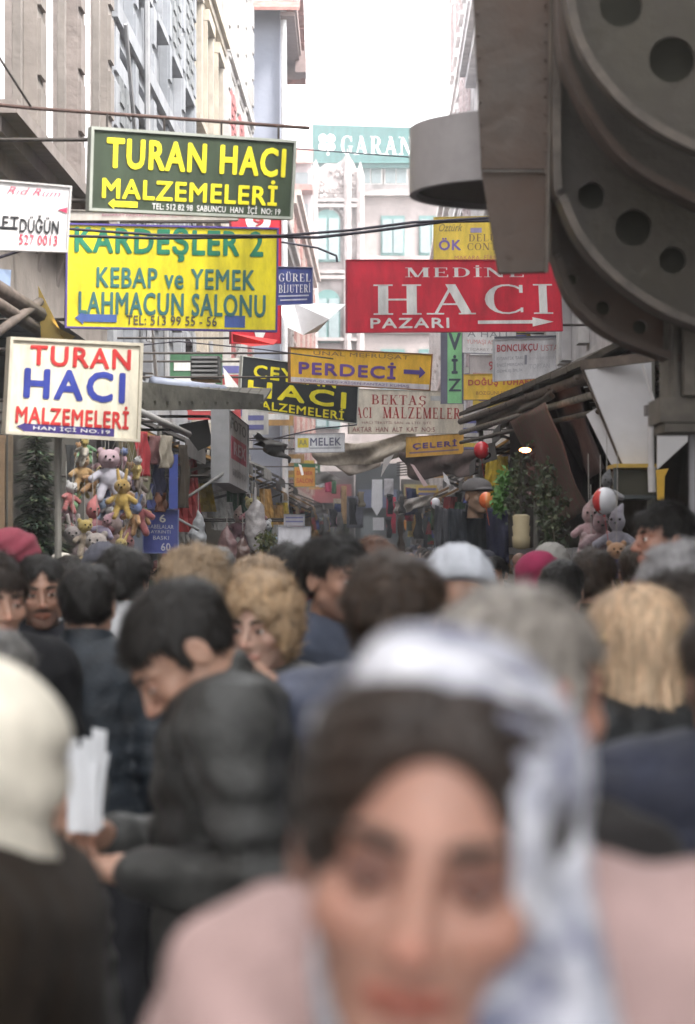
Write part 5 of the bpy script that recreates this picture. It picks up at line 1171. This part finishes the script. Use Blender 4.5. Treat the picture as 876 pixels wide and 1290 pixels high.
balloon('red and white balloon under the white letter board', 607, 567, 18, .06, (.5,.03,.04), (.7,.68,.68), .9)
balloon('orange red balloon beside the capped dummy', 613, 630, 16, .05, (.75,.16,.05), (.8,.3,.1), .2)
balloon('small white and red balloon further down the street', 549, 634, 28, .06, (.55,.04,.06), (.7,.68,.72), -.4)
# capped mannequin with dark coats
mn = empty('mannequin', at(602,700,17), 'shop dummy head with grey flat cap over dark coats', 'mannequin')
P, Q = cached(('head', 0, .0055), lambda: None); mm = jmesh('head', [(P*1.05, Q)], mat('dummy_skin', (.3,.19,.13), .5)); o = link('head', mm, mn); o.location = at(602,626,17)-mn.location; o.rotation_euler.z = .5
P, Q = hair_geo('cap'); o = link('cap', jmesh('cap', [(P*1.15, Q)], cloth((.14,.13,.13))), mn); o.location = at(602,628,17)-mn.location; o.rotation_euler.z = .5
for i, (x0, x1, c, lab) in enumerate(((565,588,(.05,.055,.065),'dark grey coat hanging left of the capped dummy'), (588,612,(.03,.033,.04),'black coat under the capped dummy'), (612,640,(.05,.05,.09),'dark navy coat hanging right of the capped dummy'), (548,566,(.1,.1,.11),'grey coat nearest to the street middle'))):
    drape('coat', lab, 'coat', [(x0,640-i%2*4),(x1,642),(x1+2,710),(x0-2,712)], 17.2+i*.1, 17.2+i*.1, c, 2.5, .03)
# ------------------------------------------------------------------ left hand stall
lsr = empty('market_stall', FL(17,.4,0), 'open stall on the left with flat board awning over hanging toys and clothes', 'stall')
b = MB(); b.prism([at(150,478,16.6), at(332,497,18.2), at(332,515,18.2), at(150,517,16.6)], (0,.05,0)); b.build('awning_board', mat('grey_board', (.13,.125,.105), .8, .3, 6, .3, 20), lsr)
for k in range(12):
    s = k/12; p = at(150,505,16.6).lerp(at(332,508,18.2), s+.02); q = p+Vector((0,2.2,.25)); b = MB(); b.bar(p+Vector((0,.06,0)), q, .11, .02); b.build('awning_plank', mat('grey_board', (.13,.125,.105), .8, .3, 6, .3, 20), lsr)
for u, w in ((13.2,.75),(16.5,.72),(19.8,.7)): b = MB(); b.tube([FL(u,w,0), FL(u,w,2.75)], .02, 8); b.build('post', mat('stall_post', (.2,.19,.17), .6), lsr)
b = MB(-1*0 or FL); b.box(13.2,19.8,.15,.7,.85,.9); b.build('counter', mat('counter_wood', (.2,.14,.09), .7, .3, 10), lsr)
b = MB(FL); b.box(13.2,19.8,.68,.7,0,.84); b.build('counter_front', mat('stall_skirt', (.1,.07,.12), .9), lsr)
b = MB(FL); b.box(12.8,20,.02,.05,.9,2.7); b.build('back_board', mat('back_board', (.06,.055,.045), .9), lsr)
for u in (14.2, 15.4, 16.6, 17.8):
    b = MB(); b.tube([FL(u,.03,2.62), FL(u,1.0,2.62)], .012, 6); b.build('hanging_rail', iron, lsr)
rod('awning_roller', 'blue grey rolled awning above the grey board', 'awning', at(192,481,19), at(282,492,19.6), .045, (.3,.33,.42))
rod('awning_roller', 'white slanting awning pole right of the cream sign', 'awning', at(168,514,14.8), at(238,547,15.6), .022, (.45,.44,.43))
rod('brace_pole', 'thin grey brace pole below the lightbox sign', 'pole', at(228,632,17.4), at(282,596,17.6), .012, (.3,.29,.28))
rod('brace_pole', 'white rod sticking out right of the blue poster', 'pole', at(222,652,16.4), at(250,668,16.6), .009, (.6,.6,.58))
for (x0,y0,x1,y1,c,lab,d) in ((170,543,186,600,(.38,.05,.06),'red cloth hanging behind the white awning pole',15.8), (186,548,200,585,(.2,.1,.1),'brownish red cloth right of the red cloth',15.9), (200,548,215,590,(.36,.32,.26),'beige cloth under the end of the white awning pole',15.9),
    (160,545,171,640,(.16,.14,.07),'olive cloth strip left of the red cloth',16), (176,582,190,630,(.26,.25,.17),'pale olive patterned cloth above the red shirted bear',15.9), (192,585,206,625,(.05,.05,.09),'dark blue cloth above the blue poster',16), (195,620,208,645,(.18,.08,.05),'russet cloth directly over the blue poster',16),
    (150,548,160,610,(.24,.2,.13),'khaki cloth strip right of the pale pink bear',16.1), (84,560,96,640,(.12,.12,.12),'grey cloth behind the left toys',16.1), (226,560,236,640,(.1,.08,.06),'dark brown cloth right of the blue banner strip',16.3)):
    drape('hanging_cloth', lab, 'cloth', [(x0,y0),(x1,y0+1),(x1+1,y1),(x0-1,y1)], d, d+.1, c, 2, .02)
b = MB(); b.prism([at(213,574,16), at(224,572,16), at(224,641,16), at(213,641,16)], (0,.02,0)); tag(b.build('banner_strip', mat('banner_blue', (.05,.08,.34), .6)), 'tall narrow blue banner strip standing above the blue poster', 'banner')
b = MB(); b.prism([at(183,620,15.7), at(210,640,15.7), at(186,643,15.7)], (0,.01,0)); 
# small conical tree
tr = empty('green_tree', Vector((at(47,0,15).x,15,.9)), 'small dark green conical tinsel tree left of the toys', 'tree')
b = MB(); cm = [mat('needle', c, .6) for c in ((.05,.095,.055),(.08,.13,.06),(.035,.06,.042),(.15,.17,.10))]; tx = at(47,0,15).x
for k in range(13000):
    t = rng.random()**.6; z = 2.52-t*1.35; r = (.10+t*.22)*(.72+.28*math.sin(z*44)); a = rng.random()*2*PI; rr = r*rng.random()**.5
    p = Vector((tx+rr*math.cos(a), 15+rr*math.sin(a), z)); dr = Vector((math.cos(a), math.sin(a), -.35+.5*rng.random())).normalized(); sd = dr.cross(Vector((0,0,1))).normalized()*.011
    b.cm = int(rng.integers(4)); b.add([p-sd, p+sd, p+dr*(.05+.03*rng.random())], [(0,1,2)])
tag(b.build('crown', cm, tr), kind='stuff'); b = MB(); b.tube([(tx,15,.9),(tx,15,2.45)], [.03,.008], 8); b.build('trunk', mat('trunk', (.08,.055,.035), .9), tr)
# plastic bags
def bag(label, px, py, d, w, h, c=(.62,.63,.65)):
    s = rng.random()*9
    P, Q = nets(lambda P: smin(ell(P, (0,0,-h*.1), (w, w*.6, h*.42)), cap(P, (0,0,h*.2), (0,0,h*.5), w*.4, .008), .03)+.012*nz(P, 30, s)+.006*nz(P, 65, s), (-w*1.4,-w,-h*.65), (w*1.4,w,h*.6), .011)
    root = empty('plastic_bag', at(px, py, d), label, 'bag'); link('bag_skin', jmesh('bag_skin', [(P, Q)], mat('plastic_film', c, .18, .15, 25, .3, 60, spec=.7)), root)
    b = MB(); b.tube([(0,0,h*.45),(0,.0,h*.9)], .004, 5); b.build('tie', mat('string', (.4,.38,.35), .9), root, world=False)
bag('tall clear plastic bag hanging right of the blue poster', 250, 672, 17, .06, .36, (.45,.46,.48))
bag('glossy plastic bag full of bright toys right of the lightbox sign', 322, 655, 18.6, .085, .48, (.5,.46,.46))
bag('rosy plastic bag below the lightbox sign', 286, 688, 18, .08, .34, (.33,.2,.2))
bag('small brownish plastic bag between the rosy bag and the bright bag', 306, 695, 18.4, .06, .3, (.22,.14,.12))
leaves('potted_shrub', 'low olive shrub just above the heads left of the blank white board', 'plant', [at(335,682,17.5), at(342,695,17.5)], [.09,.12], 350, .035, [(.14,.15,.05),(.08,.1,.03),(.2,.18,.08)])
# clutter above the left shops
lv = empty('louvre_box', at(258,480,24), 'dark louvred ventilation box left of the black sign', 'vent')
b = MB(); b.box(at(240,0,24).x, at(276,0,24).x, 24, 24.5, at(0,478,24).z, at(0,448,24).z); b.build('casing', mat('vent_dark', (.05,.05,.05), .6), lv)
for k in range(5): b = MB(); b.box(at(242,0,24).x, at(274,0,24).x, 23.93, 23.99, at(0,474-k*5.5,24).z, at(0,471.5-k*5.5,24).z); b.build('slat', mat('vent_slat', (.2,.2,.2), .5), lv)
def flag(label, pts, d, c, name='flag'):
    b = MB(); P = [at(x, y, d+.12*math.sin(i*1.7)) for i, (x, y) in enumerate(pts)]; b.prism(P, (0,.008,0)); tag(b.build(name, mat('flag_cloth', c, .8, .08)), label, 'flag')
flag('white folded canvas corner left of the black sign', [(281,462),(300,486),(303,498),(285,495)], 22, (.6,.58,.56), 'canvas_flap')
flag('pale curled canvas between the yellow sign and the red sign', [(350,386),(370,381),(436,383),(415,402),(400,418),(382,422),(362,412)], 24, (.85,.84,.85), 'canvas_flap')
flag('red pennant strip hanging below the yellow restaurant sign', [(293,420),(350,428),(345,434),(318,436),(294,431)], 21, (.62,.05,.05))
flag('white pointed pennant hanging from the beige canopy', [(484,578),(497,572),(480,601)], 32, (.8,.78,.78))
flag('white pointed pennant at the left end of the brown canopy', [(517,584),(522,586),(540,612),(534,613)], 31, (.6,.45,.46))
flag('small white pennant under the brown canopy', [(558,594),(564,600),(568,612),(560,606)], 30, (.8,.78,.78))
flag('thin white pennant over the small orange and green sign', [(376,584),(380,586),(383,598),(380,599)], 39, (.8,.78,.78))
flag('grey triangular canvas below the grey board awning', [(225,535),(262,528),(268,560),(250,568)], 18, (.17,.16,.16), 'canvas_flap')
drape('canopy_cloth', 'wide beige awning cloth sagging across the street', 'awning', [(396,552),(520,540),(520,570),(404,584)], 39, 37, (.42,.37,.31), 1.5, .12, sag=.15)
drape('canopy_cloth', 'lower beige awning cloth behind the white pennant', 'awning', [(410,578),(486,560),(480,588),(440,600)], 41, 41, (.34,.29,.25), 1.2, .1)
drape('canopy_cloth', 'dull mauve brown awning cloth hanging in points over the right side of the street', 'awning', [(505,568),(615,566),(606,596),(524,604)], 33, 31, (.15,.11,.105), 1.5, .08)
drape('canopy_cloth', 'small grey awning above the far shops on the left', 'awning', [(375,598),(412,594),(430,604),(392,612)], 44, 44, (.2,.19,.18), 1.5, .05)
drape('canopy_cloth', 'off white awning over the far right shops', 'awning', [(498,632),(546,622),(546,634),(500,650)], 40, 36, (.5,.47,.46), 2, .04)
drape('canopy_cloth', 'brown tarpaulin edge over the dark shops left of the middle', 'awning', [(318,545),(362,560),(366,584),(320,560)], 24, 30, (.07,.065,.06), 1.5, .06)
b = MB()
for k in range(6): b.bar(at(500,583+k*3.2,35), at(545,578+k*3.6,35), .03, .02)
sl_ = empty('slatted_shade', at(522,600,35), 'dark slatted sunshade under the awnings in the street middle', 'shade')
for k in range(6):
    b = MB(); b.bar(at(500,583+k*3.2,35), at(545,578+k*3.6,35), .03, .02); b.build('slat', mat('slat_dark', (.08,.075,.07), .7), sl_)
b = MB(); b.prism([at(x, y, 45) for x, y in ((469,604),(482,604),(482,638),(475,650),(468,638))], (0,.03,0)); tag(b.build('arrow_board', mat('white_card', (.72,.72,.76), .6, .05)), 'white board shaped like an arrow pointing down at the far shops', 'sign')
b = MB(); b.prism([at(x, y, 46) for x, y in ((470,652),(484,652),(484,668),(470,668))], (0,.03,0)); tag(b.build('notice', mat('white_card', (.72,.72,.76), .6, .05)), 'small white notice directly under the arrow shaped board', 'sign')
for x0, x1, y0, y1, c, d, lab in ((487,499,626,672,(.5,.06,.1),48,'tall crimson banner right of the arrow shaped board'), (500,507,618,650,(.1,.12,.14),47,'dark banner beside the crimson banner'), (484,496,603,626,(.55,.53,.56),47,'pale banner above the crimson banner'), (410,418,604,620,(.55,.08,.16),50,'small crimson banner on the left far shops'),
    (402,409,604,614,(.6,.6,.62),50,'small white banner left of the crimson one'), (418,424,606,622,(.1,.2,.12),50,'small green banner right of the crimson one'), (416,426,650,664,(.45,.25,.32),52,'pink cloth above the far crowd'), (507,512,655,668,(.7,.28,.05),48,'little orange cloth above the far crowd'), (437,458,625,665,(.14,.14,.17),50,'dark grey cloth on the left far shops'), (430,437,612,660,(.42,.28,.16),50,'tan banner strip at the far left shops')):
    drape('banner', lab, 'banner', [(x0,y0),(x1,y0),(x1,y1),(x0,y1)], d, d, c, 1, .03, n=6)
bj = random.Random(4)
for k in range(46):
    px = bj.uniform(405, 600); d_ = bj.uniform(34, 74); w = bj.uniform(5, 13); y0 = bj.uniform(612, 655); h = bj.uniform(18, 48); n_, c = bj.choice([('black',(.03,.03,.035)),('charcoal',(.06,.06,.065)),('brown',(.09,.065,.05)),('grey',(.16,.155,.16)),('crimson',(.3,.04,.07)),('navy',(.04,.05,.12)),('beige',(.3,.26,.2)),('olive',(.07,.08,.05))])
    if 452 < px < 486: continue
    drape('garment', '%s %s garment %s in the far street, %s' % (n_, 'long' if h > 33 else 'short', 'hung low' if y0 > 632 else 'hung high', 'far away' if d_ > 55 else 'midway'), 'garment', [(px,y0),(px+w,y0+1),(px+w,y0+h),(px,y0+h)], d_, d_+.2, c, 1.5, .04, n=5, group='garments hanging in the far street')
# flaps, beams and rags at the left edge
for p, q, r, lab in (((-20,352),(50,396),.05,'thick brown pole running down behind the white wedding sign'), ((-10,378),(44,412),.04,'second brown pole under the thick one at the left edge'), ((-5,420),(50,380),.03,'thin brown pole crossing the thick ones at the left edge')):
    rod('wooden_pole', lab, 'pole', at(*p,14.2), at(*q,15.2), r, None, mt=mat('pole_wood', (.13,.1,.085), .8, .3, 10))
flag('yellow and white rag hanging left of the yellow restaurant sign', [(48,360),(56,392),(72,412),(95,424),(84,432),(52,430)], 15.4, (.7,.5,.15), 'rag')
flag('blue grey rag at the left edge below the white wedding sign', [(-5,338),(14,340),(12,372),(-5,366)], 15, (.15,.2,.3), 'rag')
for px0, px1, c, lab in ((-8,6,(.3,.2,.12),'wooden rack post at the left edge'), (10,15,(.2,.15,.1),'thin wooden rack post left of the small green tree')):
    b = MB(); b.box(at(px0,0,14.6).x, at(px1,0,14.6).x, 14.6, 14.66, .0, at(0,548,14.6).z); tag(b.build('rack_post', mat('rack_wood', c, .7, .2, 10)), lab, 'post')
# goods and lamps along both shop fronts further down: small projecting boards and awnings, each its own thing
cols = [(.5,.06,.06,'red'),(.08,.1,.3,'blue'),(.6,.58,.55,'white'),(.7,.5,.05,'yellow'),(.07,.2,.1,'green'),(.55,.3,.08,'orange'),(.2,.18,.17,'grey'),(.1,.08,.07,'dark brown')]
gr = random.Random(5)
side_name = {-1: 'left', 1: 'right'}
ORD = ['nearest','second nearest','third nearest','fourth nearest','fifth nearest','sixth nearest','seventh nearest','eighth nearest','ninth nearest','tenth nearest']+['eleventh nearest','twelfth nearest','thirteenth nearest','fourteenth nearest','fifteenth nearest','sixteenth nearest','seventeenth nearest','eighteenth nearest','nineteenth nearest','twentieth nearest']+['farther']*40
NO = {}
def ordn(*k):
    NO[k] = NO.get(k, -1)+1; return ORD[NO[k]]
for side in (-1, 1):
    P = FS(side); d = 21.0 if side < 0 else 23.5
    while d < 86:
        L = gr.uniform(1.6, 2.8); c = gr.choice(cols[2:3]+cols[5:8]*2); z = gr.uniform(2.55, 3.0); w = gr.uniform(.5, .95)
        aw = empty('shop_awning', P(d+L/2, 0, z), '%s %s awning over a shop on the %s side' % (ordn('a', c[3], side), c[3], side_name[side]), 'awning', 'shop awnings down the street')
        b = MB(P); b.prism([(d,.01,z+.35),(d,w,z),(d,w,z-.03),(d,.01,z+.31)], (L,0,0)); b.build('canvas', mat('awning_canvas', tuple(x*.6 for x in c[:3]), .85, .2, 5), aw)
        b = MB(P); b.box(d, d+L, w+.002, w+.012, z-.16, z-.031); b.build('valance', mat('awning_canvas', tuple(x*.5 for x in c[:3]), .85, .2, 5), aw)
        for q in (d+.05, d+L-.07): b = MB(P); b.prism([(q,.01,z-.3),(q,w-.05,z-.06),(q,w-.05,z-.03),(q,.01,z-.26)], (.02,0,0)); b.build('arm', iron, aw)
        for k in range(gr.randint(3, 6)):
            u = d+gr.random()*L; ww = gr.uniform(.25, w); zz = gr.uniform(1.75, 2.3); cc = gr.choice(cols); h = gr.uniform(.25,.55)
            b = MB(P); n_ = 6; vs = []; fs = []
            for i in range(n_+1):
                for j in range(5):
                    s_ = i/n_; vs.append((u+.03*math.sin(s_*9+j), ww-.14+.28*s_*(.8+.05*j), zz+h*(1-j/4)))
            for i in range(n_):
                for j in range(4): a = i*5+j; fs.append((a, a+1, a+6, a+5))
            b.add(vs, fs); vs2 = [(x+.03, y, z_) for x, y, z_ in vs]; b.add(vs2, [f[::-1] for f in fs])
            tag(b.build('hanging_goods', mat('goods_cloth', tuple(x*.8 for x in cc[:3]), .85, .25, 12)), '%s %s goods hanging under a shop awning, %s side' % (ordn('g', cc[3], side), cc[3], side_name[side]), 'goods', 'goods hanging in front of the shops')
        if gr.random() < .5:
            cc = gr.choice(cols[:6]); u = d+L*.6; b = MB(P); zz = gr.uniform(3.3, 4.2); ww = gr.uniform(.5,.9); hh = gr.uniform(.3,.6); b.box(u, u+.05, .05, ww, zz, zz+hh)
            o = b.build('projecting_board', signmat(tuple(x*.9 for x in cc[:3]))); tag(o, '%s %s board projecting from the %s wall' % (ordn('b', cc[3], side), cc[3], side_name[side]), 'sign', 'boards projecting from the walls')
            for r_ in range(2):
                b = MB(P); b.box(u-.006, u-.001, .12, ww-.08, zz+hh*(.2+.38*r_), zz+hh*(.4+.38*r_)); b.build('colour_band', signmat(WHT if cc[3] not in ('white','yellow') else (.1,.1,.3)), o)
        d += L+gr.uniform(.1,.7)
# loose service cables on the left facade
for k, (px0,py0,px1,py1,d0,d1,r) in enumerate(((120,30,240,500,22,25,.02),(178,0,182,430,24,24,.03),(215,300,225,480,26,26,.03),(268,420,272,480,30,30,.025),(300,430,302,470,33,33,.03))):
    b = MB(); b.tube([Vector((XL(d0)+.18,d0,at(0,py0,d0).z)), Vector((XL(d1)+.2,d1,max(2.8,at(0,py1,d1).z)))], r, 6)
    tag(b.build('downpipe', mat('pipe_grey', (.3,.3,.31), .5)), ['slanting dark cable duct on the blue grey building','grey downpipe on the blue grey building near its middle','lower grey downpipe right of the first one','thin pipe on the cream building','thin pipe on the off white building'][k], 'pipe')

# ------------------------------------------------------------------ haze
b = MB(); b.box(-45, 45, -30, 112, -1.0, 28)
hz = b.build('haze', []); hz['kind'] = 'stuff'; hz['label'] = 'thin pale haze filling the street'
hm2 = bpy.data.materials.new('haze_air'); hm2.use_nodes = True; n_ = hm2.node_tree; n_.nodes.clear()
pv = n_.nodes.new('ShaderNodeVolumePrincipled'); pv.inputs['Density'].default_value = .0026; pv.inputs['Color'].default_value = (.95,.95,.97,1); pv.inputs['Anisotropy'].default_value = .2
oo_ = n_.nodes.new('ShaderNodeOutputMaterial'); n_.links.new(pv.outputs[0], oo_.inputs['Volume']); hz.data.materials.append(hm2)
